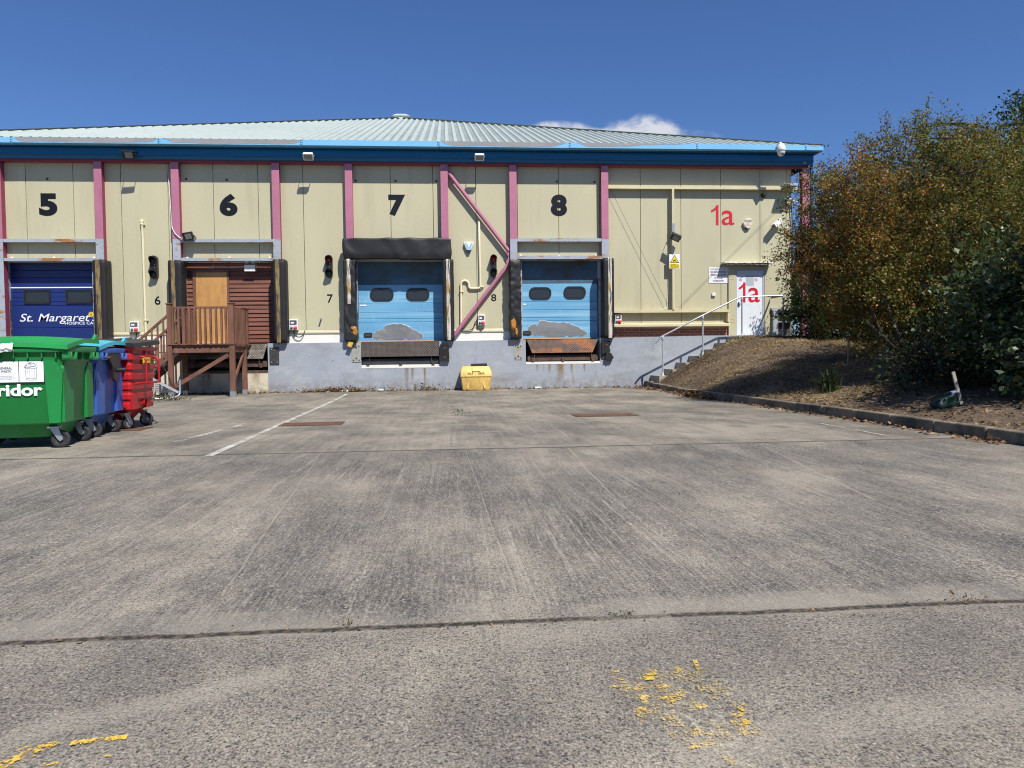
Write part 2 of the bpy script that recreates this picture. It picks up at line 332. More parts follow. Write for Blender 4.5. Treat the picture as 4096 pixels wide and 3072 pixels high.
        m_ = n.math('MULTIPLY', n.mapr(d, wd * .35, wd, 1, 0), n.math('MULTIPLY', n.math('GREATER_THAN', y, min(y0, y1)), n.math('LESS_THAN', y, max(y0, y1))))
        m_ = n.math('MULTIPLY', m_, n.mapr(n.noise(2.3, 5, n.scale(n.co, (1, 1, 1), (x0 * 3, 0, 0))), .3, .55, .1, st))
        return n.mix(m_, c, col)
    LT, DKc = (.47, .43, .36), (.06, .056, .05)
    for q in ((-1.29, -14.8, -.94, -19.1, .010, LT), (-1.278, -14.8, -.928, -19.1, .007, DKc), (.16, -14.4, .26, -19.2, .008, LT), (.170, -14.4, .270, -19.2, .006, DKc),
              (1.25, -14.45, 1.18, -15.6, .022, LT), (1.17, -15.6, 1.10, -17.6, .014, LT), (1.9, -.6, 2.25, -4.7, .04, LT), (2.1, -4.8, 2.3, -9.5, .03, LT), (3.3, -14.5, 2.75, -17.6, .02, LT), (4.6, -14.5, 4.9, -16.9, .016, LT),
              (.75, -10.3, .98, -13.2, .012, DKc), (.92, -10.4, 1.12, -12.4, .012, LT), (1.2, -10.2, 1.9, -13.6, .012, DKc), (2.2, -10.8, 3.0, -13.3, .012, DKc)):
        c = seg(*q, c)
    def band(p, q, wd, col, c, k):
        "a broad pale swept band lying across the slab"
        (x0, y0), (x1, y1) = p, q
        t = n.mapr(x, x0, x1); ly = n.math('ADD', n.math('MULTIPLY', t, y1 - y0), y0)
        d = n.math('ABSOLUTE', n.math('ADD', n.math('SUBTRACT', y, ly), n.math('MULTIPLY', n.math('SUBTRACT', n.noise(2.2, 4), .5), wd)))
        m_ = n.math('MULTIPLY', n.mapr(d, wd * .2, wd, 1, 0, True), n.math('MULTIPLY', n.math('GREATER_THAN', x, x0), n.math('LESS_THAN', x, x1)))
        return n.mix(n.math('MULTIPLY', n.math('MULTIPLY', m_, k), n.mapr(n.noise(120, 3), .36, .56)), c, col)
    for p, q, wd, k in (((0, 2960), (1150, 2690), .10, .7), ((2000, 2560), (2700, 2480), .16, .55), ((2700, 3010), (4096, 2790), .13, .6), ((2300, 2440), (3900, 2370), .12, .5)):
        c = band(ground_at(*p), ground_at(*q), wd, (.375, .345, .295), c, k * .75)
    c = n.mix(1., c, (.97, .945, .90), 'MULTIPLY')
    n.put(n.b.inputs['Base Color'], c); n.b.inputs['Roughness'].default_value = .9; n.b.inputs['Specular IOR Level'].default_value = .25
    h = n.math('ADD', n.math('MULTIPLY', n.noise(150, 3), .7), n.math('ADD', n.math('MULTIPLY', n.math('MULTIPLY', fine, n.mapr(near, 0, 1, 1, .1)), .5), n.math('MULTIPLY', vo.outputs['Distance'], -.5)))
    n.bump(h, .5, .006)
    return n.m
MT['yard'] = yard_mat()

def soil_mat():
    n = NT('bank_soil')
    c = n.mix(n.mapr(n.noise(1.6, 6, None, .65), .35, .65), (.062, .042, .028), (.145, .099, .056))
    c = n.mix(n.mapr(n.noise(26, 4, n.scale(n.co, (1, 1, 1))), .48, .62), c, (.20, .148, .088))
    c = n.mix(n.mapr(n.noise(60, 3), .52, .62), c, (.055, .037, .026))
    n.put(n.b.inputs['Base Color'], c); n.b.inputs['Roughness'].default_value = .95
    n.bump(n.noise(35, 5), .8, .03)
    return n.m
MT['soil'] = soil_mat()

def paint_mat(name, col, sc, th, so, stretch=(1, 1, 1), big=.5, fade=False):
    "road paint worn through to the concrete"
    n = NT(name)
    k = n.math('ADD', n.math('MULTIPLY', n.noise(sc, 6, n.scale(n.co, stretch), .7), 1 - big), n.math('MULTIPLY', n.noise(sc * .16, 4, n.scale(n.co, stretch, (2, 1, 0))), big))
    a = n.mapr(k, th, th + so)
    if fade:
        gx, gy, gzz = n.xyz(n.t.nodes.new('ShaderNodeTexCoord').outputs['Generated'])
        a = n.math('MULTIPLY', a, n.math('MULTIPLY', n.mapr(n.math('ABSOLUTE', n.math('SUBTRACT', gx, .5)), .08, .5, 1, 0), n.mapr(gzz, 0, .95, 0, .85)))
    n.put(n.b.inputs['Base Color'], n.mix(n.mapr(n.noise(30, 3), .3, .7), sc3(col, .8), col)); n.b.inputs['Roughness'].default_value = .8
    t = n.new('ShaderNodeBsdfTransparent'); ms = n.new('ShaderNodeMixShader'); n.put(ms.inputs[0], a)
    n.t.links.new(t.outputs[0], ms.inputs[1]); n.t.links.new(n.b.outputs[0], ms.inputs[2]); n.t.links.new(ms.outputs[0], n.out.inputs[0])
    return n.m
MT['white_line'] = paint_mat('worn_white_line', (.62, .59, .53), 22, .35, .22)
MT['white_line_faint'] = paint_mat('faint_white_line', (.6, .57, .5), 18, .43, .18)
MT['yellow_paint'] = paint_mat('worn_yellow_paint', (.80, .52, .07), 105, .505, .09, (1, 1, 1), .40)
MT['yellow_strong'] = paint_mat('worn_yellow_streak', (.82, .53, .07), 80, .45, .08, (1, 1, 1), .45)
MT['yellow_faint'] = paint_mat('faint_yellow_paint', (.76, .54, .16), 130, .515, .09, (1, 1, 1), .36)
MT['rust_streak'] = paint_mat('rust_streak', (.30, .17, .055), 5, .34, .22, (6, 1, .5), .5, True)
MT['dark_streak'] = paint_mat('dark_streak', (.16, .13, .10), 5, .40, .2, (6, 1, .5), .5, True)

# ---------------------------------------------------------------- mesh helpers
class MB:
    def __init__(s): s.v = []; s.f = []; s.m = []; s.sm = []; s.cm = 0
    def add(s, vs, fs, smooth=False):
        o = len(s.v); s.v += [tuple(q) for q in vs]
        for f in fs: s.f.append(tuple(i + o for i in f)); s.m.append(s.cm); s.sm.append(smooth)
        return s
    def box(s, x0, x1, y0, y1, z0, z1):
        x0, x1 = min(x0, x1), max(x0, x1); y0, y1 = min(y0, y1), max(y0, y1); z0, z1 = min(z0, z1), max(z0, z1)
        return s.add([(x0, y0, z0), (x1, y0, z0), (x1, y1, z0), (x0, y1, z0), (x0, y0, z1), (x1, y0, z1), (x1, y1, z1), (x0, y1, z1)],
                     [(0, 3, 2, 1), (4, 5, 6, 7), (0, 1, 5, 4), (1, 2, 6, 5), (2, 3, 7, 6), (3, 0, 4, 7)])
    def hexa(s, p):  # eight corners: bottom ring then top ring
        return s.add(p, [(0, 3, 2, 1), (4, 5, 6, 7), (0, 1, 5, 4), (1, 2, 6, 5), (2, 3, 7, 6), (3, 0, 4, 7)])
    def beam(s, a, b, w, h, up=(0, 0, 1)):
        a, b = Vector(a), Vector(b); d = (b - a).normalized(); u = Vector(up)
        sd = d.cross(u).normalized(); u = sd.cross(d)
        sd *= w / 2; u *= h / 2
        return s.hexa([a - sd - u, a + sd - u, b + sd - u, b - sd - u, a - sd + u, a + sd + u, b + sd + u, b - sd + u])
    def prism(s, poly, y0, y1):  # polygon in x,z pushed along y
        n = len(poly)
        vs = [(x, y0, z) for x, z in poly] + [(x, y1, z) for x, z in poly]
        return s.add(vs, [tuple(range(n)), tuple(range(2 * n - 1, n - 1, -1))] + [(i, i + n, (i + 1) % n + n, (i + 1) % n) for i in range(n)])
    def prismx(s, poly, x0, x1):  # polygon in y,z pushed along x
        n = len(poly)
        vs = [(x0, y, z) for y, z in poly] + [(x1, y, z) for y, z in poly]
        return s.add(vs, [tuple(range(n)), tuple(range(2 * n - 1, n - 1, -1))] + [(i, i + n, (i + 1) % n + n, (i + 1) % n) for i in range(n)])
    def prismz(s, poly, z0, z1):
        n = len(poly)
        vs = [(x, y, z0) for x, y in poly] + [(x, y, z1) for x, y in poly]
        return s.add(vs, [tuple(range(n - 1, -1, -1)), tuple(range(n, 2 * n))] + [(i, (i + 1) % n, (i + 1) % n + n, i + n) for i in range(n)])
    def tube(s, pts, r, k=10, caps=True):
        pts = [Vector(p) for p in pts]; rs = r if isinstance(r, (list, tuple)) else [r] * len(pts)
        rings = []; prev = None
        for i, p in enumerate(pts):
            d = (pts[min(i + 1, len(pts) - 1)] - pts[max(i - 1, 0)])
            d = d.normalized() if d.length > 1e-9 else Vector((0, 0, 1))
            if prev is None:
                a = d.cross(Vector((0, 0, 1)));
                if a.length < .1: a = d.cross(Vector((1, 0, 0)))
                a.normalize()
            else:
                a = prev - d * prev.dot(d)
                a = a.normalized() if a.length > 1e-6 else prev
            prev = a; b = d.cross(a)
            rings.append([p + (a * math.cos(t) + b * math.sin(t)) * rs[i] for t in (2 * math.pi * j / k for j in range(k))])
        vs = [q for rg in rings for q in rg]; fs = []
        for i in range(len(pts) - 1):
            for j in range(k):
                fs.append((i * k + j, i * k + (j + 1) % k, (i + 1) * k + (j + 1) % k, (i + 1) * k + j))
        s.add(vs, fs, True)
        if caps:
            s.add(rings[0], [tuple(range(k - 1, -1, -1))]); s.add(rings[-1], [tuple(range(k))])
        return s
    def lathe(s, c, prof, k=20, axis='z'):
        c = Vector(c); vs = []
        for (r, h) in prof:
            for j in range(k):
                t = 2 * math.pi * j / k; a, b = r * math.cos(t), r * math.sin(t)
                vs.append(c + (Vector((a, b, h)) if axis == 'z' else Vector((a, h, b)) if axis == 'y' else Vector((h, a, b))))
        fs = [(i * k + j, i * k + (j + 1) % k, (i + 1) * k + (j + 1) % k, (i + 1) * k + j) for i in range(len(prof) - 1) for j in range(k)]
        return s.add(vs, fs, True)
    def soft(s, x0, x1, y0, y1, z0, z1, r=.05, n=(6, 5, 14), fn=None):
        "a padded box: rounded edges, optional creases from fn(p) along the surface"
        lo, hi = Vector((x0, y0, z0)), Vector((x1, y1, z1))
        idx = {}; vs = []; fs = []
        def vert(i, j, k):
            key = (i, j, k)
            if key not in idx:
                p = Vector((x0 + (x1 - x0) * i / n[0], y0 + (y1 - y0) * j / n[1], z0 + (z1 - z0) * k / n[2]))
                q = Vector((min(max(p[a], lo[a] + r), hi[a] - r) for a in range(3)))
                d = p - q
                nn = d.normalized() if d.length > 1e-9 else Vector((0, -1, 0))
                p = q + nn * min(r, d.length if d.length < r else r)
                if fn: p = p + nn * fn(p)
                idx[key] = len(vs); vs.append(p)
            return idx[key]
        for a in range(3):
            b, c = (a + 1) % 3, (a + 2) % 3
            for side in (0, n[a]):
                for i in range(n[b]):
                    for j in range(n[c]):
                        def kk(u, v):
                            t = [0, 0, 0]; t[a] = side; t[b] = u; t[c] = v; return vert(*t)
                        q = (kk(i, j), kk(i + 1, j), kk(i + 1, j + 1), kk(i, j + 1))
                        fs.append(q if side else q[::-1])
        return s.add(vs, fs, True)
    def xform(s, M):
        s.v = [tuple(M @ Vector(q)) for q in s.v]; return s
    def join(s, o):
        k = len(s.v); s.v += o.v; s.f += [tuple(i + k for i in f) for f in o.f]; s.m += o.m; s.sm += o.sm; return s

BASE = {}      # world place of each thing's root, for parts given in world coordinates
def obj(name, mb, mats, parent=None, bevel=0, local=False):
    me = bpy.data.meshes.new(name)
    o = bpy.data.objects.new(name, me); COL.objects.link(o)
    off = BASE.get(parent, Vector()) if parent is not None else Vector()
    v = mb.v if local or off.length == 0 else [(x - off.x, y - off.y, z - off.z) for x, y, z in mb.v]
    me.from_pydata(v, [], mb.f)
    for m_ in (mats if isinstance(mats, (list, tuple)) else [mats]): me.materials.append(MT[m_] if isinstance(m_, str) else m_)
    if me.polygons:
        me.polygons.foreach_set('material_index', mb.m); me.polygons.foreach_set('use_smooth', mb.sm)
    me.update()
    if parent is not None:
        o.parent = parent; BASE[o] = Vector() if local else off
    else: BASE[o] = Vector()
    if bevel:
        b = o.modifiers.new('edge', 'BEVEL'); b.width = bevel; b.segments = 2; b.limit_method = 'ANGLE'; b.angle_limit = R(40)
    return o
def tag(o, label=None, cat=None, group=None, kind=None):
    if label: o['label'] = label
    if cat: o['category'] = cat
    if group: o['group'] = group
    if kind: o['kind'] = kind
    return o
def thing(name, label, cat, loc=(0, 0, 0), rotz=0., group=None):
    o = bpy.data.objects.new(name, None); COL.objects.link(o); o.empty_display_size = .2
    o.location = loc; o.rotation_euler = (0, 0, rotz); BASE[o] = Vector(loc)
    return tag(o, label, cat, group)
def dup(root, loc, label, rotz=None):
    def cp(o, par):
        c = o.copy(); COL.objects.link(c); c.parent = par
        for ch in [q for q in bpy.data.objects if q.parent == o]: cp(ch, c)
        return c
    r_ = cp(root, None); r_.location = loc; r_['label'] = label
    if rotz is not None: r_.rotation_euler = (0, 0, rotz)
    return r_

def text_mb(body, x0, x1, z0, z1, y, off=0., shear=0., depth=.004, aspect=True):
    "lettering fitted into a rectangle of a wall facing -y"
    cu = bpy.data.curves.new('lettering', 'FONT'); cu.body = body; cu.size = 1; cu.offset = off; cu.shear = shear; cu.resolution_u = 4
    o = bpy.data.objects.new('lettering', cu); COL.objects.link(o)
    dg = bpy.context.evaluated_depsgraph_get()
    me = bpy.data.meshes.new_from_object(o.evaluated_get(dg))
    vs = np.array([v.co[:] for v in me.vertices]); fs = [tuple(p.vertices) for p in me.polygons]
    bpy.data.objects.remove(o); bpy.data.curves.remove(cu); bpy.data.meshes.remove(me)
    lo, hi = vs.min(0), vs.max(0)
    u = (vs[:, 0] - lo[0]) / (hi[0] - lo[0]); w = (vs[:, 1] - lo[1]) / (hi[1] - lo[1])
    mb = MB(); n = len(vs)
    fr = [(x0 + (x1 - x0) * a, y - depth, z0 + (z1 - z0) * b) for a, b in zip(u, w)]
    mb.add(fr, fs)
    return mb

def shape_mb(outer, holes, x0, x1, z0, z1, y, thick=.004):
    "a flat figure with holes, drawn in a unit box by smooth outlines"
    cu = bpy.data.curves.new('figure', 'CURVE'); cu.dimensions = '2D'; cu.fill_mode = 'BOTH'; cu.resolution_u = 6
    for pts in [outer] + holes:
        sp = cu.splines.new('BEZIER'); sp.bezier_points.add(len(pts) - 1); sp.use_cyclic_u = True
        for b, q in zip(sp.bezier_points, pts):
            b.co = (q[0], q[1], 0); h = 'VECTOR' if len(q) > 2 else 'AUTO'
            b.handle_left_type = b.handle_right_type = h
    o = bpy.data.objects.new('figure', cu); COL.objects.link(o)
    dg = bpy.context.evaluated_depsgraph_get()
    me = bpy.data.meshes.new_from_object(o.evaluated_get(dg))
    vs = [v.co[:] for v in me.vertices]; fs = [tuple(p.vertices) for p in me.polygons]
    bpy.data.objects.remove(o); bpy.data.curves.remove(cu); bpy.data.meshes.remove(me)
    mb = MB(); mb.add([(x0 + (x1 - x0) * a, y - thick, z0 + (z1 - z0) * b) for a, b, _ in vs], fs)
    return mb

# ================================================================ THE WAREHOUSE
WH = thing('warehouse', 'long cream-clad warehouse with blue eaves, pink columns and numbered loading bays', 'building', (0, 0, 0))
BAYS = ((-12.36, -9.68), (-7.6, -4.83), (-2.78, -.05), (1.95, 4.667))
COLX = [-12.36, -9.68, -7.6, -4.83, -2.78, -.05, 1.95, 4.667]
SEAMS = [-14.18, -12.95, -11.711, -10.44, -9.152, -7.872, -6.619, -5.372, -4.105, -2.86, -1.614, -.383, .869, 2.09, 3.32, 4.55, 5.79, 7.029, 8.262, 9.486, 10.308]

def build_wall():
    mb = MB(); pts = sorted([(s, .008) for s in SEAMS] + [(c, 0) for c in COLX] + [(8.48, 0), (9.77, 0), (-15.0, 0), (10.47, 0)])
    for (a, ga), (b, gb) in zip(pts, pts[1:]):
        m_ = (a + b) / 2
        z0 = 1.84
        if any(l < m_ < r_ for l, r_ in BAYS): z0 = 3.86
        elif 8.48 < m_ < 9.77: z0 = 3.62
        elif 4.667 < m_ < 8.48: z0 = 1.80
        elif m_ > 9.77: z0 = 1.55
        if b - a > .03: mb.box(a + ga, b - gb, 0, .04, z0, 6.62)
    mb.cm = 1
    for s in SEAMS: mb.box(s - .03, s + .03, .03, .07, 3.86 if any(l < s < r_ for l, r_ in BAYS) else (3.62 if 8.48 < s < 9.77 else 1.8), 6.62)
    return obj('wall', mb, ['cream_cladding', 'dark_gap'], WH)
build_wall()
for x, z in ((-11.13, 6.13), (-6.24, 6.14), (-1.46, 6.14), (3.27, 6.16), (-2.6, 6.14), (-.28, 6.14), (4.40, 6.15), (-7.36, 6.15)):
    obj('wall_stud', MB().lathe((x, -.001, z), [(0, -.035), (.022, -.03), (.03, -.012), (.032, .002)], 12, 'y'), 'dark_steel', WH)
# cladding drip flashing and white upstand between bays
for a, b in ((-15, -12.47), (-9.58, -7.72), (-4.72, -2.9), (.08, 1.84)):
    mb = MB(); mb.prismx([(-.035, 1.735), (-.035, 1.765), (-.004, 1.835), (.03, 1.84), (.03, 1.735)], a, b); obj('wall_flashing', mb, 'cream_cladding', WH)
    mb = MB(); mb.box(a - .1, b + .1, -.006, .2, 1.3, 1.738); obj('upstand', mb, 'white_band', WH)
mb = MB(); mb.box(4.77, 8.49, .012, .2, 1.3, 1.84); obj('brick_band', mb, 'brick', WH)
mb = MB(); mb.box(9.75, 10.47, .012, .2, 1.3, 1.60); obj('brick_band', mb, 'brick', WH)
# side and rear walls
mb = MB(); mb.box(10.43, 10.469, .041, 40, 0, 6.62); mb.box(-14.99, -14.9, .041, 40, 0, 6.62); mb.box(-14.9, 10.43, 39.9, 40, 0, 6.62); obj('side_wall', mb, 'cream_cladding', WH)

# painted concrete dock face with the leveller pits cut out
PITS = {5: (-12.15, -10.05, .75), 6: (-7.43, -5.145, .69), 7: (-2.51, -.268, .80), 8: (2.262, 4.474, .832)}
PY = -.27     # the concrete dock stands in front of the cladding
def ledge(x):
    return float(np.interp(x, [-15, -4.3, .4, 1.2, 5.67, 7.8, 10.6], [1.45, 1.456, 1.468, 1.476, 1.522, 1.55, 1.55]))
def dock_face(xs, m_, name):
    mb = MB()
    for a, b in zip(xs, xs[1:]):
        pit = next((p for p in PITS.values() if p[0] - .001 <= a and b <= p[1] + .001), None)
        n = max(1, int((b - a) / .6))
        for i in range(n):
            u, v = a + (b - a) * i / n, a + (b - a) * (i + 1) / n
            za, zb = (pit[2], pit[2]) if pit else (ledge(u), ledge(v))
            mb.hexa([(u, PY, -.3), (v, PY, -.3), (v, .5, -.3), (u, .5, -.3), (u, PY, za), (v, PY, zb), (v, .5, zb), (u, .5, za)])
    return obj(name, mb, m_, WH)
dock_face([-15, -12.15, -10.05, -7.43, -5.15], 'cream_plinth', 'dock_wall')
dock_face([-5.149, -5.145, -2.51, -.268, 2.262, 4.474, 10.47], 'grey_plinth', 'dock_wall')
for k, (a, b, z) in PITS.items():
    mb = MB(); mb.box(a - .02, b + .02, .5, .6, z - .1, 1.6); mb.box(a - .06, a - .001, PY + .01, .5, z, 1.43); mb.box(b + .001, b + .06, PY + .01, .5, z, 1.43); mb.box(a - .02, b + .02, .12, .5, 1.40, 1.46)
    obj('leveller_pit', mb, 'dark_gap', WH)

# columns: painted flange plate over a maroon web
def column(cx, z_split, w=.21, zb=1.47, ztop=6.57):
    c = MB(); c.box(cx - w / 2 + .012, cx + w / 2 - .012, -.205, -.002, zb, ztop)
    o = obj('column', c, 'maroon_paint', WH)
    p = MB(); p.box(cx - w / 2, cx + w / 2, -.222, -.205, z_split, ztop); obj('flange_plate', p, 'pink_paint', o)
    if z_split > zb + .1:
        p = MB(); p.box(cx - w / 2, cx + w / 2, -.222, -.205, zb, z_split - .001); obj('flange_plate', p, 'steel_grey_paint', o)
for cx in COLX: column(cx, 4.43)
column(10.835, 0.4, .23, .4)
mb = MB(); mb.box(-15, 10.94, -.2, -.003, 6.575, 6.66); obj('eaves_beam', mb, 'maroon_paint', WH)
# grey header rails over the doors, in lengths
for bay, z_ in ((0, ((4.335, 4.425), (3.815, 3.895))), (1, ((4.335, 4.425), (3.81, 3.89))), (3, ((4.36, 4.455), (3.848, 3.943)))):
    a, b = BAYS[bay]
    for z0, z1 in z_:
        mb = MB(); L = a + .108; cuts = [L, L + .55, L + 1.55, b - .108] if z0 > 4 else [L, L + .75, L + 1.9, b - .108]
        for u, v in zip(cuts, cuts[1:]): mb.box(u + .002, v - .002, -.21, -.05, z0, z1)
        obj('header_rail', mb, 'steel_grey_paint', WH)
    for u in (a + .22, (a + b) / 2, b - .25): obj('bolt_cap', MB().lathe((u, -.02, z_[1][1] + .03), [(0, -.03), (.022, -.028), (.03, -.01), (.03, .02)], 10, 'y'), 'white_plastic', WH)
# tubular wind braces between bays seven and eight
mb = MB(); mb.tube([(.07, -.13, 6.36), (1.80, -.13, 4.10)], .058, 14); mb.box(.03, .12, -.135, -.125, 6.32, 6.46); obj('brace_tube', mb, 'pink_paint', WH)
mb = MB(); mb.tube([(1.79, -.13, 3.70), (.16, -.13, 1.62)], .058, 14); obj('brace_tube', mb, 'pink_paint', WH)
mb = MB(); mb.prism([(1.86, 4.18), (1.76, 4.16), (1.72, 4.06), (1.80, 3.92), (1.72, 3.78), (1.76, 3.66), (1.86, 3.66)], -.15, -.11); obj('gusset_plate', mb, 'pink_paint', WH)

# eaves: gutter, soffit and fascia
JX = [-15.2, -11.68, -7.82, -3.98, -.17, 3.6, 7.35, 10.64, 11.15]
def gz_t(x): return 6.955 + .0012 * (x + 12)
for i, (a, b) in enumerate(zip(JX, JX[1:])):
    mb = MB()
    za = gz_t((a + b) / 2)
    mb.prismx([(-.64, za), (-.64, za + .152), (-.625, za + .155), (-.615, za + .01), (-.45, za - .0), (-.45, za - .012), (-.635, za - .006)], a + .004, b - .004)
    mb.cm = 1
    if i + 1 < len(JX) - 1:
        for dx in (-.05, -.03):
            for dz in (.025, .075, .125): mb.lathe((b + dx, -.642, za + dz), [(0, -.006), (.010, -.004), (.012, .002)], 8, 'y')
    obj('gutter', mb, ['gutter_blue', 'dark_steel'], WH)
random.seed(11)
def patch(x0, x1, low, top=7.108):
    "bare sheet where the gutter paint has peeled: low = lower edge height along the length"
    n = max(6, int((x1 - x0) / .09)); mb = MB(); pl = []
    for i in range(n + 1):
        x = x0 + (x1 - x0) * i / n; t = i / n
        z = float(np.interp(t, [q[0] for q in low], [q[1] for q in low])) + random.uniform(-.006, .006) + .008 * math.sin(x * 7.3) * math.sin(x * 2.1)
        dz = .0012 * (x + 12); pl.append((x, min(max(z, 6.962) + dz, top + dz - .004), top + dz - .003))
    for (xa, la, ta), (xb, lb, tb) in zip(pl, pl[1:]):
        mb.add([(xa, -.6425, la), (xb, -.6425, lb), (xb, -.6425, tb), (xa, -.6425, ta)], [(0, 1, 2, 3)])
    obj('bare_patch', mb, 'bare_grey', WH)
patch(-11.63, -7.9, [(0, 7.08), (.015, 7.03), (.05, 6.985), (.3, 6.975), (.7, 6.97), (.93, 6.985), (.97, 7.02), (1, 7.10)])
patch(-7.74, -4.02, [(0, 7.10), (.03, 7.06), (.07, 6.99), (.3, 6.975), (.5, 6.965), (.6, 6.99), (.8, 6.972), (.93, 6.985), (.97, 7.01), (1, 7.10)])
patch(-.12, 3.52, [(0, 7.10), (.03, 7.02), (.1, 6.98), (.3, 6.985), (.6, 6.97), (.86, 6.98), (.93, 7.03), (1, 7.11)])
patch(3.68, 7.2, [(0, 7.11), (.05, 7.07), (.1, 7.01), (.2, 6.985), (.35, 6.998), (.5, 7.03), (.65, 7.055), (.8, 7.08), (1, 7.10)])
patch(10.7, 11.1, [(0, 7.10), (.2, 7.08), (.5, 7.05), (1, 7.09)])
mb = MB(); mb.box(-15.1, 11.02, -.455, -.3, 6.93, 6.965); mb.box(10.99, 11.02, -.3, 30, 6.7, 6.96); obj('soffit', mb, 'fascia_blue', WH)
mb = MB(); mb.prismx([(-.34, 6.95), (-.37, 6.9), (-.385, 6.75), (-.40, 6.735), (-.40, 6.715), (-.33, 6.712), (-.31, 6.63), (-.2, 6.628), (-.2, 6.95)], -15.1, 10.98)
mb.box(10.95, 10.98, -.3, 30, 6.63, 6.95); obj('fascia', mb, 'fascia_blue', WH)
mb = MB(); mb.prismx([(-.64, 6.965), (-.64, 7.13), (-.5, 7.14), (-.3, 6.97)], 11.146, 11.155); mb.box(11.12, 11.15, -.44, 30, 6.97, 7.12); obj('gutter_end', mb, 'gutter_blue', WH)
mb = MB(); mb.tube([(11.05, -.1, 6.9), (11.05, -.1, .5)], .05, 12); obj('downpipe', mb, 'fascia_blue', WH)

# hipped roof of ribbed sheets
XL, XR, YE, ZE, TAN = -15.15, 11.20, -.60, 7.082, math.tan(R(20.0))
HALF = (XR - XL) / 2; XA = (XL + XR) / 2
def roof_front():
    mb = MB(); P = .25; prof = [(0, 0), (.120, 0), (.148, .05), (.205, .05)]
    xs = []
    k = 0
    while XL + k * P < XR:
        for dx, h in prof:
            x = XL + k * P + dx
            if x < XR: xs.append((x, h))
        k += 1
    xs.append((XR, 0))
    rows = []
    for x, h in xs:
        s = max(min(x - XL, XR - x), 0.)
        rows.append(((x, YE, ZE + h), (x, YE + s, ZE + s * TAN + h), (x, YE, ZE - .0)))
    for (a0, a1, a2), (b0, b1, b2) in zip(rows, rows[1:]):
        mb.cm = 1 if abs(a0[2] - b0[2]) < .001 and a0[2] < ZE + .01 else 0
        mb.add([a0, b0, b1, a1], [(0, 1, 2, 3)])
    return obj('roof', mb, ['roof_sheet', 'roof_pan'], WH)
RF = roof_front()
# sheet overlaps stand a little proud across the slope
AP = (XA, YE + HALF, ZE + HALF * TAN)
mb = MB()
mb.add([(XR, YE, ZE), (XR, 60, ZE), (XA, 60, AP[2]), AP], [(0, 1, 2, 3)]); mb.add([(XL, YE, ZE), AP, (XA, 60, AP[2]), (XL, 60, ZE)], [(0, 1, 2, 3)])
obj('roof_slope', mb, 'roof_sheet', WH)
mb = MB()
for s, x in ((1, XL), (-1, XR)):
    n = 10
    for i in range(n):
        p = Vector((x, YE, ZE + .075)).lerp(Vector(AP) + Vector((0, 0, .075)), i / n); q = Vector((x, YE, ZE + .075)).lerp(Vector(AP) + Vector((0, 0, .075)), (i + 1) / n + .003)
        dv = Vector((s * .085, -.085 + .0, -.012)); dw = Vector((-s * .10, .10, -.05))
        mb.add([p + dv, q + dv, q, p, p + dw, q + dw], [(0, 1, 2, 3), (3, 2, 5, 4)])
obj('hip_flashing', mb, 'ridge_metal', WH)
mb = MB(); mb.box(XA - .36, XA + .36, AP[1] - .25, AP[1] + 8, AP[2] - .05, AP[2] + .06); mb.prism([(XA - .40, AP[2] + .06), (XA + .40, AP[2] + .06), (XA + .2, AP[2] + .13), (XA - .2, AP[2] + .13)], AP[1] - .3, AP[1] + 8)
obj('ridge_cap', mb, 'ridge_metal', WH)

# ---- bay numbers
for n_, (x0, x1, z0, z1) in {'5': (-11.375, -10.88, 5.098, 5.728), '6': (-6.457, -5.954, 5.11, 5.745), '7': (-1.678, -1.191, 5.13, 5.746), '8': (3.081, 3.572, 5.14, 5.779)}.items():
    obj('bay_number', text_mb(n_, x0, x1, z0, z1, -.002, .056), 'number_black', WH)
for n_, (x0, x1, z0, z1) in {'6': (-8.321, -8.159, 2.594, 2.844), '7': (-3.486, -3.323, 2.616, 2.865), '8': (1.279, 1.432, 2.637, 2.846)}.items():
    obj('small_number', text_mb(n_, x0, x1, z0, z1, -.002, .012), 'number_black', WH)
def one_a(x0, x1, z0, z1, y):
    "the red 1a: a flagged numeral and a round letter"
    w = x1 - x0; h = z1 - z0
    mb = text_mb('a', x0 + .455 * w, x1, z0, z0 + .735 * h, y, .004)
    mb.prism([(x0, z0 + .63 * h), (x0, z0 + .74 * h), (x0 + .09 * w, z0 + .80 * h), (x0 + .17 * w, z0 + .88 * h), (x0 + .235 * w, z1), (x0 + .32 * w, z1), (x0 + .32 * w, z0), (x0 + .205 * w, z0), (x0 + .205 * w, z0 + .765 * h), (x0 + .13 * w, z0 + .70 * h)], y - .004, y)
    return mb
obj('bay_number', one_a(7.962, 8.681, 4.886, 5.488, -.002), 'red_paint', WH)

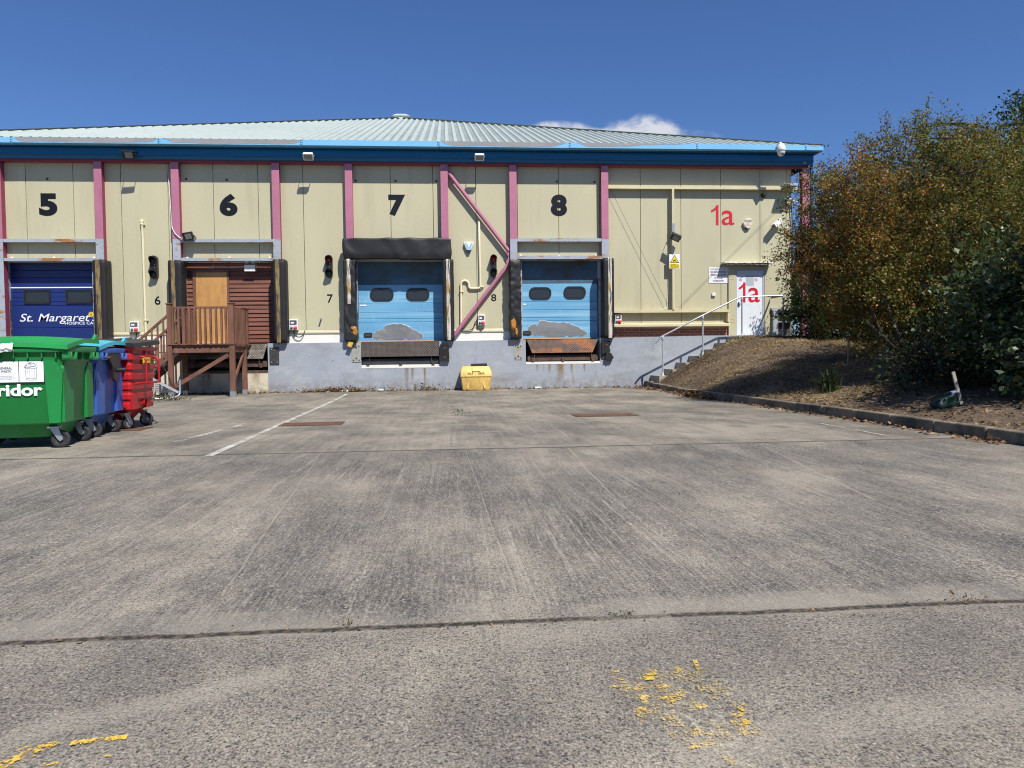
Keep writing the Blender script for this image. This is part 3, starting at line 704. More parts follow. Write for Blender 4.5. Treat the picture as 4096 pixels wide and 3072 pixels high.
# ---- sectional dock doors
def rrect(x0, x1, z0, z1, r, n=6):
    pts = []
    for cx, cz, a0 in ((x1 - r, z1 - r, 0), (x0 + r, z1 - r, 90), (x0 + r, z0 + r, 180), (x1 - r, z0 + r, 270)):
        for i in range(n + 1):
            t = R(a0 + 90 * i / n); pts.append((cx + r * math.cos(t), cz + r * math.sin(t)))
    return pts
def dock_door(x0, x1, z0, z1, cuts, m_, wins, rad, slots=(), y=.2):
    mb = MB(); zs = [z0] + cuts + [z1]
    for a, b in zip(zs, zs[1:]): mb.prismx([(y + .012, a + .001), (y, a + .012), (y, b - .012), (y + .012, b - .001), (y + .05, b - .001), (y + .05, a + .001)], x0, x1)
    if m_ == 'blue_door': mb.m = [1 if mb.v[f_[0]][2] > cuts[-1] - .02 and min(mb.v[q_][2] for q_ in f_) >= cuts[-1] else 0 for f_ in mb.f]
    d = obj('dock_door', mb, [m_, 'dark_top_blue'], WH)
    for (a, b, c, e) in wins:
        f = MB(); po = rrect(a, b, c, e, rad); pi_ = rrect(a + .045, b - .045, c + .045, e - .045, max(rad - .045, .01)); n = len(po)
        vs = [(x, y - .028, z) for x, z in po] + [(x, y - .028, z) for x, z in pi_] + [(x, y + .002, z) for x, z in po] + [(x, y - .008, z) for x, z in pi_]
        fs = []
        for i in range(n):
            j = (i + 1) % n; fs += [(i, n + i, n + j, j), (i, j, 2 * n + j, 2 * n + i), (n + i, 3 * n + i, 3 * n + j, n + j)]
        f.add(vs, [tuple(reversed(q)) for q in fs]); obj('window_frame', f, 'black_rubber', d)
        g = MB(); g.prism(pi_, y - .009, y - .004); obj('pane', g, 'glass', d)
    for (a, b, c, e) in slots:
        f = MB(); f.prism(rrect(a, b, c, e, .05), y - .02, y + .001); o = obj('recessed_handle', f, 'black_rubber', d)
        f = MB(); f.prism(rrect(a + .03, b - .03, c + .03, e - .03, .03), y - .022, y - .019); obj('pull_recess', f, 'dark_gap', d)
    return d
def reveal(x0, x1, d0, d1, z0, z1, m_):
    "steel lining of a door opening from the cladding back to the door"
    mb = MB(); mb.box(x0, d0, .003, .24, z0, z1); mb.box(d1, x1, .003, .24, z0, z1); mb.box(d0, d1, .004, .24, z1 - .05, z1 + .03); obj('door_lining', mb, m_, WH)
d5 = dock_door(-12.32, -10.0, 1.47, 3.82, [1.97, 2.60, 2.71, 2.84, 2.97, 3.10, 3.39, 3.6], 'navy_paint', ((-11.96, -11.25, 2.655, 3.05), (-10.83, -10.11, 2.655, 3.05)), .015)
mb = MB(); mb.box(-12.32, -10.0, .196, .2, 3.10, 3.13); obj('white_stripe', mb, 'sign_white', d5)
obj('lettering', text_mb('St. Margaret\'s', -12.10, -9.985, 2.085, 2.385, .198, .004, .26), 'sign_white', d5)
obj('lettering', text_mb('HOSPICE CARE', -10.88, -9.95, 2.06, 2.14, .198, .012), 'sign_white', d5)
mb = MB()
for i in range(12):
    t = 2 * math.pi * i / 12; mb.prism([(-10.155 + .02 * math.cos(t - .26), 2.345 + .02 * math.sin(t - .26)), (-10.155 + .072 * math.cos(t - .18), 2.345 + .072 * math.sin(t - .18)), (-10.155 + .078 * math.cos(t), 2.345 + .078 * math.sin(t)), (-10.155 + .072 * math.cos(t + .18), 2.345 + .072 * math.sin(t + .18)), (-10.155 + .02 * math.cos(t + .26), 2.345 + .02 * math.sin(t + .26))], .19, .195)
obj('flower_emblem', mb, 'sign_yellow', d5)
mb = MB(); mb.prism([(-10.155 + .026 * math.cos(t * .5), 2.345 + .026 * math.sin(t * .5)) for t in range(12)], .187, .19); obj('flower_centre', mb, 'foam_orange', d5)
reveal(-12.46, -9.9, -12.315, -10.005, 1.45, 3.86, 'steel_grey_paint')
mb = MB(); mb.box(-12.45, -12.36, -.06, -.002, 1.45, 2.9); mb.box(-12.36, -12.31, .12, .19, 1.5, 2.75); obj('track_guard', mb, 'tread_bare', WH)
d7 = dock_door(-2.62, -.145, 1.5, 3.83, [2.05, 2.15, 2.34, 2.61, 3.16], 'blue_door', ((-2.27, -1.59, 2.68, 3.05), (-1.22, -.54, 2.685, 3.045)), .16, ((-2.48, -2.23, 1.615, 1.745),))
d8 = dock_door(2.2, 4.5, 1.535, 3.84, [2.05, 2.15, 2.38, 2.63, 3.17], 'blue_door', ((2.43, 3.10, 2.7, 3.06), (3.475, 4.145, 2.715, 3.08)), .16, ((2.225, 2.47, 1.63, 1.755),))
for d, pts in ((d7, [(-2.228, 1.688), (-2.19, 1.73), (-2.072, 1.811), (-1.95, 1.845), (-1.856, 1.84), (-1.90, 1.87), (-1.869, 1.933), (-1.82, 1.965), (-1.761, 1.964), (-1.70, 1.99), (-1.59, 2.009), (-1.50, 1.99), (-1.39, 1.998), (-1.25, 1.955), (-1.144, 1.911), (-1.05, 1.84), (-.96, 1.801), (-.82, 1.72), (-.744, 1.674), (-.761, 1.58), (-.86, 1.555), (-.964, 1.548), (-1.2, 1.552), (-1.46, 1.54), (-1.7, 1.545), (-1.892, 1.536), (-2.05, 1.548), (-2.138, 1.569), (-2.21, 1.62)]),
               (d8, [(2.367, 1.782), (2.40, 1.88), (2.458, 1.927), (2.54, 1.955), (2.606, 1.97), (2.65, 1.896), (2.69, 1.97), (2.74, 2.057), (2.84, 2.06), (2.933, 2.041), (3.1, 2.01), (3.318, 1.999), (3.48, 1.995), (3.616, 1.976), (3.78, 1.91), (3.913, 1.856), (4.05, 1.76), (4.166, 1.706), (4.18, 1.646), (4.10, 1.605), (4.03, 1.589), (3.85, 1.592), (3.612, 1.584), (3.35, 1.575), (3.106, 1.565), (2.9, 1.585), (2.72, 1.602), (2.484, 1.625), (2.40, 1.70)])):
    cx = sum(p[0] for p in pts) / len(pts); cz = sum(p[1] for p in pts) / len(pts)
    mb = MB(); mb.prism([(cx + (x - cx) * 1.012 + .003, cz + (z - cz) * 1.05 + .004) for x, z in reversed(pts)], .1955, .1975); obj('paint_edge', mb, 'peel_edge', d)
    random.seed(31); rag = []
    for (xa, za), (xb, zb) in zip(pts, pts[1:] + pts[:1]):
        for k in range(4):
            u = k / 4; rag.append((xa + (xb - xa) * u + random.uniform(-.009, .009) * (k > 0), za + (zb - za) * u + random.uniform(-.012, .012) * (k > 0)))
    mb = MB(); mb.prism(list(reversed(rag)), .192, .195); obj('peeled_patch', mb, 'peel_grey', d)
for d, x in ((d7, -2.57), (d8, 2.25)):
    mb = MB(); mb.box(x, x + (.18 if x < 0 else .08), .192, .2, 2.53, 2.57); obj('door_sticker', mb, 'sign_white', d)
for d, a, b, z in ((d7, -2.61, -.16, 1.478), (d8, 2.21, 4.49, 1.512)):
    mb = MB(); mb.box(a, b, .185, .23, z, z + .03); obj('bottom_seal', mb, 'raw_wood', d)
reveal(-2.80, -.03, -2.615, -.15, 1.46, 3.87, 'frame_grey')
reveal(1.93, 4.69, 2.205, 4.495, 1.47, 3.88, 'steel_grey_paint')
mb = MB(); mb.box(-2.66, -2.61, .05, .17, 1.5, 3.0); obj('track_guard', mb, 'tread_bare', WH)
mb = MB(); mb.box(4.495, 4.55, .02, .17, 1.54, 3.3); obj('track_guard', mb, 'tread_dark', WH)

# ---- timber infill of bay six with its plywood door
mb = MB(); mb.box(-7.46, -5.0, .20, .24, 1.47, 3.84); z = 1.49; random.seed(3)
while z < 3.5:
    for a, b in ((-7.46, -7.28), (-6.30, -4.97)):
        j = random.uniform(-.006, .006)
        mb.prismx([(.125 + j, z + .004), (.155 + j, z + .121), (.2, z + .121), (.2, z + .004)], a, b)
    z += .122
mb.prismx([(.12, z + .004), (.12, 3.84), (.2, 3.84), (.2, z + .004)], -7.46, -4.97)
infill = obj('timber_infill', mb, 'timber_board', WH)
mb = MB(); mb.box(-7.205, -6.34, .10, .14, 1.52, 3.52); pd = obj('plywood_door', mb, 'plywood', WH)
mb = MB(); mb.lathe((-6.40, .08, 2.28), [(0, -.02), (.025, -.016), (.025, .01), (.015, .02)], 12, 'y'); mb.box(-6.41, -6.39, .06, .1, 2.22, 2.27); obj('door_knob', mb, 'galvanised', pd)
mb = MB(); mb.box(-7.285, -7.21, .09, .19, 1.49, 3.58); mb.box(-6.335, -6.28, .09, .19, 1.49, 3.58); mb.box(-7.21, -6.335, .09, .19, 3.525, 3.58); obj('door_frame', mb, 'timber_stain', WH)
mb = MB(); mb.box(-7.215, -6.33, .03, .12, 1.475, 1.515); obj('door_sill', mb, 'raw_wood', WH)
mb = MB(); mb.box(-7.62, -7.54, .0, .2, 1.45, 3.85); obj('door_lining', mb, 'pink_paint', WH)
mb = MB(); mb.box(-7.53, -7.465, .02, .2, 1.45, 3.85); mb.box(-4.965, -4.84, .0, .2, 1.45, 3.85); mb.box(-7.5, -4.9, .04, .22, 3.80, 3.87); obj('door_lining', mb, 'galvanised_paint', WH)

# ---- dock levellers
def lev(x0, x1, zt, xb0, xb1, zb, pit, m_, bar, frame, y0=PY + .07, y1=PY - .07, sill=None):
    mb = MB(); mb.hexa([(xb0, y1, zb), (xb1, y1, zb), (xb1, y1 + .02, zb), (xb0, y1 + .02, zb), (x0, y0 - .02, zt), (x1, y0 - .02, zt), (x1, y0 + .005, zt), (x0, y0 + .005, zt)])
    L = obj('dock_leveller', mb, m_, WH)
    mb = MB(); mb.box(x0 + .05, x1 - .05, PY + .09, PY + .17, zb - .19, zb - .065); mb.box(x0 + .02, x1 - .02, PY + .03, PY + .08, zb - .23, zb - .10)
    for k in (.08, .5, .92):
        u = x0 + (x1 - x0) * k; mb.box(u - .04, u + .04, PY - .03, PY + .03, zb - .25, zb - .13)
    for k in (.10, .90):
        u = x0 + (x1 - x0) * k; mb.box(u - .012, u + .012, PY - .025, PY + .015, zb - .2, zb + .03)
    obj('lip_keeper', mb, bar, L)
    mb = MB(); mb.box(pit[0], pit[1], PY - .006, .1, sill[0], sill[1]); obj('pit_sill', mb, frame, L)
    mb = MB(); mb.lathe(((x0 + x1) / 2, .2, zb + .1), [(.05, -.05), (.05, .05)], 12, 'x'); mb.box(x0, x1, PY + .1, .45, zt - .03, zt - .008); obj('deck_plate', mb, 'dark_steel', L)
    return L
lev(-2.50, -.275, 1.474, -2.49, -.285, 1.035, PITS[7], 'tread_dark', 'dark_steel', 'white_band', sill=(.705, .798))
lev(2.30, 4.425, 1.482, 2.44, 4.235, 1.09, PITS[8], 'tread_rust', 'rust_steel', 'white_band', sill=(.757, .83))
lev(-7.40, -5.16, 1.44, -7.25, -5.27, 1.02, PITS[6], 'tread_bare', 'rust_steel', 'rust_steel', sill=(.61, .69))
lev(-12.1, -10.1, 1.44, -12.0, -10.2, 1.02, PITS[5], 'tread_dark', 'dark_steel', 'rust_steel', sill=(.67, .75))
# rust runs below the sills
for (x, z1, h, w) in ((-1.22, .70, .62, .07), (-1.05, .70, .4, .05), (-.70, .70, .6, .04), (3.28, .755, .6, .14), (2.96, .755, .3, .06), (3.62, .755, .35, .05), (4.0, .755, .28, .04), (2.6, .755, .25, .05)):
    mb = MB(); mb.add([(x - w, PY - .0035, z1 - h), (x + w, PY - .0035, z1 - h), (x + w, PY - .0035, z1), (x - w, PY - .0035, z1)], [(0, 1, 2, 3)]); obj('rust_stain', mb, 'rust_streak', WH)
for (x, z1, h, w) in ((-6.9, .6, .5, .25), (-6.0, .6, .45, .3), (-5.5, .6, .35, .15)):
    mb = MB(); mb.add([(x - w, PY - .0035, z1 - h), (x + w, PY - .0035, z1 - h), (x + w, PY - .0035, z1), (x - w, PY - .0035, z1)], [(0, 1, 2, 3)]); obj('dirt_stain', mb, 'dark_streak', WH)

# ---- right-hand block: girts, post, wires, door 1a
mb = MB(); mb.box(4.775, 10.6, -.178, -.002, 5.925, 5.992); obj('girt', mb, 'cream_trim', WH)
mb = MB(); mb.box(4.79, 8.478, -.178, -.002, 2.255, 2.335); obj('girt', mb, 'cream_trim', WH)
mb = MB(); mb.prismx([(-.2, 1.838), (-.2, 1.90), (-.12, 1.93), (-.002, 1.95), (-.002, 1.838)], 4.79, 8.478); obj('sill_flashing', mb, 'cream_trim', WH)
mb = MB(); mb.box(8.41, 8.478, -.17, -.003, 1.955, 2.25); obj('girt_end', mb, 'cream_trim', WH)
mb = MB(); mb.box(6.70, 6.765, -.20, -.19, 2.335, 5.925); mb.box(6.728, 6.738, -.19, -.01, 2.335, 5.925); mb.box(6.70, 6.765, -.01, -.001, 2.335, 5.92); obj('wind_post', mb, 'cream_trim', WH)
mb = MB(); mb.box(6.695, 6.77, -.206, -.2005, 4.55, 4.9); obj('post_sleeve', mb, 'galvanised', WH)
for a, b in (((4.886, -.12, 5.86), (6.60, -.12, 2.45)), ((6.897, -.1, 2.396), (10.25, -.1, 5.637))):
    mb = MB(); mb.tube([a, b], .0042, 6); obj('bracing_wire', mb, 'dark_steel', WH)
mb = MB(); mb.box(8.482, 8.708, -.06, -.001, 1.54, 3.66); mb.box(9.605, 9.77, -.06, -.001, 1.54, 3.66); mb.box(8.708, 9.605, -.06, -.001, 3.56, 3.66)
for x in (8.55, 8.62, 9.68):
    for z in (1.95, 2.05, 3.25, 3.35): mb.lathe((x, -.062, z), [(0, -.008), (.014, -.006), (.014, .002)], 8, 'y')
obj('door_surround', mb, 'cream_cladding', WH)
mb = MB(); mb.box(8.709, 8.745, -.045, .03, 1.553, 3.559); mb.box(9.565, 9.604, -.045, .03, 1.553, 3.559); mb.box(8.745, 9.565, -.045, .03, 3.52, 3.559); obj('door_frame', mb, 'frame_grey', WH)
mb = MB(); mb.box(8.747, 9.563, -.02, .02, 1.56, 3.518); dr = obj('personnel_door', mb, 'white_door', WH)
obj('door_number', one_a(8.807, 9.468, 2.552, 3.157, -.0205), 'red_paint', dr)
mb = MB(); mb.box(9.03, 9.28, -.0225, -.0205, 3.06, 3.36); obj('notice_film', mb, 'frame_grey', dr)
for x in (8.86, 9.35):
    mb = MB(); n = 18
    for i in range(n):
        t0, t1 = 2 * math.pi * i / n, 2 * math.pi * (i + 1) / n
        mb.add([(x + .033 * math.cos(t0), -.0225, 3.235 + .033 * math.sin(t0)), (x + .045 * math.cos(t0), -.0225, 3.235 + .045 * math.sin(t0)), (x + .045 * math.cos(t1), -.0225, 3.235 + .045 * math.sin(t1)), (x + .033 * math.cos(t1), -.0225, 3.235 + .033 * math.sin(t1))], [(0, 3, 2, 1)])
    mb.beam((x - .03, -.0225, 3.265), (x + .03, -.0225, 3.205), .008, .001, (0, 1, 0)); obj('warning_roundel', mb, 'red_paint', dr)
mb = MB(); mb.tube([(8.80, -.05, 2.47), (8.80, -.05, 2.56)], .02, 10); mb.tube([(8.80, -.02, 2.42), (8.80, -.05, 2.44), (8.80, -.05, 2.5), (8.86, -.05, 2.5)], .014, 8); obj('handle', mb, 'dark_steel', dr)
mb = MB(); random.seed(5); n = 22; t_ = []
for i in range(n + 1):
    x = 8.27 + (9.76 - 8.27) * i / n; t_.append((x, 3.745 + random.uniform(-.012, .012), 3.715 + random.uniform(-.014, .004)))
for (xa, ta, ba), (xb, tb, bb) in zip(t_, t_[1:]):
    mb.hexa([(xa, -.30 + random.uniform(-.01, .01), ba), (xb, -.30, bb), (xb, -.001, bb), (xa, -.001, ba), (xa, -.30, ta), (xb, -.30, tb), (xb, -.001, tb + .02), (xa, -.001, ta + .02)])
obj('door_canopy', mb, 'white_band', WH)
mb = MB(); mb.box(8.40, 9.66, -.27, -.002, 3.665, 3.712); obj('canopy_board', mb, 'step_concrete', WH)
mb = MB(); mb.box(9.79, 10.46, -.15, -.002, 2.30, 2.37); mb.box(10.0, 10.46, -.15, -.002, 1.93, 1.965); obj('girt', mb, 'galvanised_paint', WH)
mb = MB(); mb.box(9.84, 9.99, -.15, -.002, 1.56, 2.30); obj('girt_post', mb, 'galvanised_paint', WH)
mb = MB(); mb.box(10.0, 10.45, -.012, -.002, 1.97, 2.29); mb.box(10.0, 10.45, -.010, -.002, 1.56, 1.92); obj('dark_panel', mb, 'dark_gap', WH)
mb = MB(); mb.tube([(10.6, -.1, 5.95), (10.75, -.1, 5.95)], .02, 8); mb.box(10.6, 10.73, -.16, -.05, 5.93, 5.96); obj('girt_bracket', mb, 'dark_steel', WH)

# ================================================================ THINGS ON THE WALL
def crease(amp, fx, fz, seed):
    def fn(p):
        a = mnoise.noise(Vector((p.x * fx + seed, p.y * 2, p.z * fz)))
        b = mnoise.noise(Vector((p.x * fx * 2.3, p.y * 3 + seed, p.z * fz * 2.1)))
        return -amp * (1 - abs(a) * 2.2) ** 2 * .6 + amp * b * .7
    return fn
def cushion(label, x0, x1, z0, z1, sx, stripe, fn=None, d=.45, zs=None, m_='black_rubber', n=(6, 6, 22)):
    c = thing('dock_cushion', label, 'dock cushion', ((x0 + x1) / 2, -.004, z0), 0, 'black dock cushions beside the loading doors')
    mb = MB(); mb.soft(x0, x1, -d, -.004, z0, z1, .045, n, fn); obj('pad', mb, m_, c)
    if stripe:
        mb = MB(); a, b = zs or (z0 + .012, z1 - .03); k = 24
        top = zs is None or zs[1] > z1 - .06
        pr = [(-d - .006, a + (b - a) * i / k) for i in range(k + 1)]
        if top: pr += [(-d + .008, z1 - .012), (-d + .045, z1 + .006), (-.06, z1 + .006)]
        w = MB(); vs = []
        for (y, z) in pr: vs += [(sx[0], y - (fn(Vector((sx[0], -d, z))) if fn else 0) * .9, z), (sx[1], y - (fn(Vector((sx[1], -d, z))) if fn else 0) * .9, z)]
        w.add(vs, [(2 * i, 2 * i + 1, 2 * i + 3, 2 * i + 2) for i in range(len(pr) - 1)]); obj('stripe', w, stripe, c)
    return c
cushion('black dock cushion with worn yellow stripe right of the navy hospice door', -9.80, -9.45, 1.47, 3.83, (-9.718, -9.59), 'stripe_yellow')
cushion('black dock cushion with worn yellow stripe left of the plywood door', -7.79, -7.41, 1.47, 3.81, (-7.69, -7.585), 'stripe_yellow')
cushion('black dock cushion with narrow yellow stripe right of the red-brown timber infill', -4.93, -4.565, 1.46, 3.835, (-4.84, -4.727), 'stripe_yellow')
c7 = cushion('creased black dock cushion torn at the foot, left of blue door seven', -2.965, -2.61, 1.48, 3.83, (-2.865, -2.752), 'stripe_white', crease(.03, 3, 2.2, 4), zs=(2.55, 3.80), m_='black_vinyl', n=(12, 10, 60))
cushion('black dock cushion with scuffed white stripe right of blue door seven', -.145, .185, 1.48, 3.822, (-.033, .076), 'stripe_white', crease(.008, 3, 1.5, 9), n=(8, 8, 40))
c8 = cushion('wrinkled black dock cushion with exposed foam left of blue door eight', 1.80, 2.135, 1.485, 3.815, (1.9, 1.98), 'stripe_yellow', crease(.03, 3, 3.4, 2), zs=(3.74, 3.785), m_='black_vinyl', n=(12, 10, 60))
cushion('black dock cushion with white and yellow stripe right of blue door eight', 4.55, 4.885, 1.495, 3.86, (4.698, 4.806), 'stripe_white')
def foam(par, cx, cz, w, h, y, seed):
    random.seed(seed); mb = MB(); n = 13
    rim = [(cx + w * (.75 + .35 * random.random()) * math.cos(2 * math.pi * i / n), cz + h * (.75 + .35 * random.random()) * math.sin(2 * math.pi * i / n)) for i in range(n)]
    vs = [(x, y + .02, z) for x, z in rim] + [(cx + (x - cx) * .6, y - .02, cz + (z - cz) * .6) for x, z in rim] + [(cx, y - .012, cz)]
    mb.add(vs, [(i, (i + 1) % n, n + (i + 1) % n, n + i) for i in range(n)] + [(n + i, n + (i + 1) % n, 2 * n) for i in range(n)])
    obj('torn_foam', mb, 'foam_orange', par)
foam(c7, -2.66, 1.76, .075, .17, -.46, 2); foam(c7, -2.72, 1.86, .07, .06, -.462, 8)
foam(c8, 1.90, 1.93, .09, .2, -.46, 3); foam(c8, 1.98, 1.70, .05, .12, -.46, 6)
mb = MB(); mb.beam((-2.83, -.43, 1.33), (-2.76, -.40, 1.50), .13, .03, (0, 1, 0)); obj('torn_flap', mb, 'flap_yellow', c7)
mb = MB(); mb.tube([(-2.77, -.41, 1.50), (-2.70, -.40, 1.475), (-2.61, -.36, 1.47)], .03, 8); obj('torn_strap', mb, 'black_vinyl', c7)
hd = thing('head_cushion', 'wide sagging black head cushion hanging above blue door seven', 'dock cushion', (-1.42, -.004, 3.77), 0, 'black dock cushions beside the loading doors')
def sag(p):
    u = (p.x + 1.42) / 1.55
    a = math.sin(p.x * 13 + (p.z - 4) * 9 * (1 if p.x < -1.2 else -.6) + 2 * mnoise.noise(Vector((p.x * 2, p.z * 2, 0))))
    return .030 * mnoise.noise(Vector((p.x * 2.2 + p.z * 1.6, p.z * 1.3, 3))) + .013 * a * max(0, mnoise.noise(Vector((p.x * 1.6, p.z * 2, 7))) + .25) - .05 * math.exp(-((p.z - 3.8) / .12) ** 2) * (1 if p.x < -1.4 else .5)
mb = MB(); mb.soft(-2.965, .14, -.46, -.225, 3.79, 4.43, .05, (70, 6, 26), sag); obj('pad', mb, 'black_vinyl', hd)

def bumper(label, x0, x1, z0, z1, m_, y=-.031, d=.1, bolts=((.2, .12), (.8, .12), (.2, .88), (.8, .88)), holes=((.5, .22), (.5, .8)), ragged=0, mp=None):
    y = PY - .001
    t = thing('dock_bumper', label, 'dock bumper', ((x0 + x1) / 2, y, z0), 0, 'dock bumpers beside the levellers')
    random.seed(int(x0 * 100)); mb = MB()
    if ragged:
        pts = []
        for (a, b, c, e, k) in ((x0, z0, x1, z0, 5), (x1, z0, x1, z1, 9), (x1, z1, x0, z1, 5), (x0, z1, x0, z0, 9)):
            for i in range(k): pts.append((a + (c - a) * i / k + random.uniform(-ragged, ragged), b + (e - b) * i / k + random.uniform(-ragged, ragged)))
        mb.prism(pts, y - d, y)
    else: mb.box(x0, x1, y - d, y, z0, z1)
    obj('block', mb, m_, t, .008 if not ragged else 0)
    for u, v in bolts: obj('bolt', MB().lathe((x0 + (x1 - x0) * u, y - d - .001, z0 + (z1 - z0) * v), [(0, -.016), (.016, -.014), (.019, .002)], 6, 'y'), 'galvanised' if m_ != 'pale_plate' else 'rust_steel', t)
    for u, v in holes: obj('bolt_hole', MB().lathe((x0 + (x1 - x0) * u, y - d - .002, z0 + (z1 - z0) * v), [(0, -.001), (.026, -.002), (.028, .002)], 12, 'y'), 'rust_steel', t)
    return t
bumper('dark steel bumper plate with four bolts right of the timber platform', -5.09, -4.83, .855, 1.335, 'dark_steel', d=.03)
bumper('scratched pale steel bumper plate below the torn yellow flap', -2.78, -2.52, .88, 1.41, 'pale_plate', d=.015)
bumper('ragged black rubber bumper right of the leveller under door seven', -.245, .015, .885, 1.365, 'black_rubber', d=.11, ragged=.012, bolts=(), holes=((.5, .78), (.5, .22)))
bumper('rust-streaked pale bumper plate above the salt bin, left of door eight', 1.91, 2.165, .895, 1.355, 'pale_plate', d=.012)
b8 = bumper('broken black bumper hanging askew right of the rusty leveller lip', 4.50, 4.755, 1.05, 1.41, 'black_rubber', d=.10, ragged=.02, bolts=(), holes=((.6, .7),))
mb = MB(); mb.prism([(4.66, 1.10), (4.78, 1.06), (4.86, .93), (4.80, .85), (4.74, .86), (4.70, .82), (4.66, .87), (4.60, .86), (4.62, 1.0)], PY - .12, PY - .01); obj('torn_lobe', mb, 'black_rubber', b8)
mb = MB(); mb.box(4.51, 4.66, PY - .03, PY - .001, .90, 1.12); obj('back_plate', mb, 'dark_steel', b8)

def traffic_light(x0, x1, z0, z1, label, lit, y=-.005):
    cx = (x0 + x1) / 2; w = x1 - x0
    t = thing('traffic_light', label, 'traffic light', (cx, y, z0), 0, 'dock traffic lights')
    mb = MB(); po = rrect(x0 + .02, x1 - .02, z0, z1, w * .42, 8); mb.prism(po, -.13, y); obj('housing', mb, 'black_plastic', t, .01)
    for cz, m_ in ((z1 - .14, 'lens_red' if lit else 'lens_dark'), (z0 + .14, 'lens_green')):
        mb = MB(); mb.lathe((cx, -.132, cz), [(0, -.022), (.045, -.017), (.08, 0), (.085, .004)], 20, 'y'); obj('lens', mb, m_, t)
        mb = MB(); k = 16; A = [R(-40 + 260 * i / k) for i in range(k + 1)]
        o_ = [(cx + .105 * math.cos(a), cz + .105 * math.sin(a)) for a in A]; i_ = [(cx + .095 * math.cos(a), cz + .095 * math.sin(a)) for a in A]
        L = [.05 + .14 * max(0, math.sin(a)) for a in A]
        vs = [(x, -.13, z) for x, z in o_] + [(x, -.13 - l, z) for (x, z), l in zip(o_, L)] + [(x, -.13 - l, z) for (x, z), l in zip(i_, L)] + [(x, -.13, z) for x, z in i_]
        n = k + 1; fs = []
        for i in range(k): fs += [(i, i + 1, n + i + 1, n + i), (n + i, n + i + 1, 2 * n + i + 1, 2 * n + i), (2 * n + i, 2 * n + i + 1, 3 * n + i + 1, 3 * n + i)]
        mb.add(vs, fs, True); obj('hood', mb, 'black_plastic', t)
    for dz in (-.05, .05):
        mb = MB(); mb.lathe((cx, -.131, (z0 + z1) / 2 + dz), [(.028, -.012), (.05, -.012), (.052, .002)], 14, 'y'); obj('housing_boss', mb, 'black_plastic', t)
    return t
traffic_light(-8.40, -8.16, 3.315, 3.975, 'unlit dusty black dock traffic light above the small number 6', False)
traffic_light(-3.51, -3.285, 3.33, 3.99, 'black dock traffic light with red lens above the small number 7', True)
traffic_light(1.25, 1.465, 3.33, 4.0, 'black dock traffic light with red lens behind the pink brace tube', True)

def floodlight(label, cx, cz, w, h, y, tilt, style, group='floodlights under the eaves', yaw=0., roll=0., arm=(.22, .10)):
    "local: lamp face points to -y, tilted down"
    t = thing('floodlight', label, 'floodlight', (cx, y, cz), yaw, group)
    M = Matrix.Rotation(roll, 4, 'Y') @ Matrix.Rotation(tilt, 4, 'X')
    mb = MB(); mb.prism(rrect(-w / 2, w / 2, -h / 2, h / 2, .03 if style == 'led' else .012, 4), -.045, .03)
    if style != 'led':
        for i in range(5): mb.box(-w / 2 + .03 + i * (w - .06) / 4 - .008, -w / 2 + .03 + i * (w - .06) / 4 + .008, .03, .06, -h / 2 + .02, h / 2 - .02)
    mb.xform(M); obj('housing', mb, 'white_plastic' if style == 'led' else 'black_plastic', t, .006, True)
    mb = MB(); k = .03 if style == 'led' else .035; mb.prism(rrect(-w / 2 + (k if style == 'led' else .07), w / 2 - k, -h / 2 + k, h / 2 - k, .015, 4), -.0485, -.044).xform(M); obj('glass', mb, 'lens_grey', t, 0, True)
    mb = MB()
    for s in (-1, 1): mb.beam((s * (w / 2 + .012), 0, 0), (s * (w / 2 + .012), arm[0], arm[1]), .012, .03)
    mb.beam((-w / 2 - .018, arm[0], arm[1]), (w / 2 + .018, arm[0], arm[1]), .03, .012); mb.xform(Matrix.Rotation(roll, 4, 'Y')); obj('bracket', mb, 'galvanised' if style == 'led' else 'black_plastic', t, 0, True)
    return t
floodlight('black floodlight with scuffed glass under the eaves between bays five and six', -8.68, 6.665, .30, .23, -.60, R(38), 'old', arm=(.2, .12), yaw=R(4))
floodlight('white slim floodlight under the eaves above the small number 7', -3.835, 6.675, .28, .22, -.58, R(50), 'led')
floodlight('white slim floodlight under the eaves above the pink brace tube', .965, 6.70, .27, .21, -.58, R(50), 'led')
floodlight('black floodlight tilted on the grey rail at the lower left of number 6', -7.24, 4.49, .29, .22, -.32, R(25), 'old', 'floodlights on the wall', R(-8), R(-8), (.14, -.06))
floodlight('black floodlight tilted downwards on the cream wind post', 6.74, 4.46, .29, .23, -.42, R(52), 'old', 'floodlights on the wall', R(-6), R(24), (.2, .14))
t = thing('emergency_light', 'white twin-head emergency light above the timber infill', 'emergency light', (-5.65, .12, 3.53))
mb = MB(); mb.box(-5.80, -5.50, -.05, .12, 3.53, 3.715); obj('battery_box', mb, 'white_plastic', t, .008)
for x in (-5.75, -5.57):
    mb = MB(); mb.box(-.05, .05, -.04, .05, -.035, .035).xform(Matrix.Translation((x, .04, 3.785)) @ Matrix.Rotation(.3, 4, 'Z') @ Matrix.Rotation(.35, 4, 'X')); obj('lamp_head', mb, 'galvanised_paint', t, .006)
mb = MB(); mb.tube([(-6.73, .1, 3.66), (-5.8, .1, 3.66)], .011, 8); mb.lathe((-6.74, .1, 3.66), [(0, -.025), (.04, -.022), (.042, .02)], 14, 'y')
for x in (-6.45, -6.0): mb.box(x - .012, x + .012, .07, .12, 3.635, 3.685)
obj('conduit', mb, 'galvanised_paint', t)

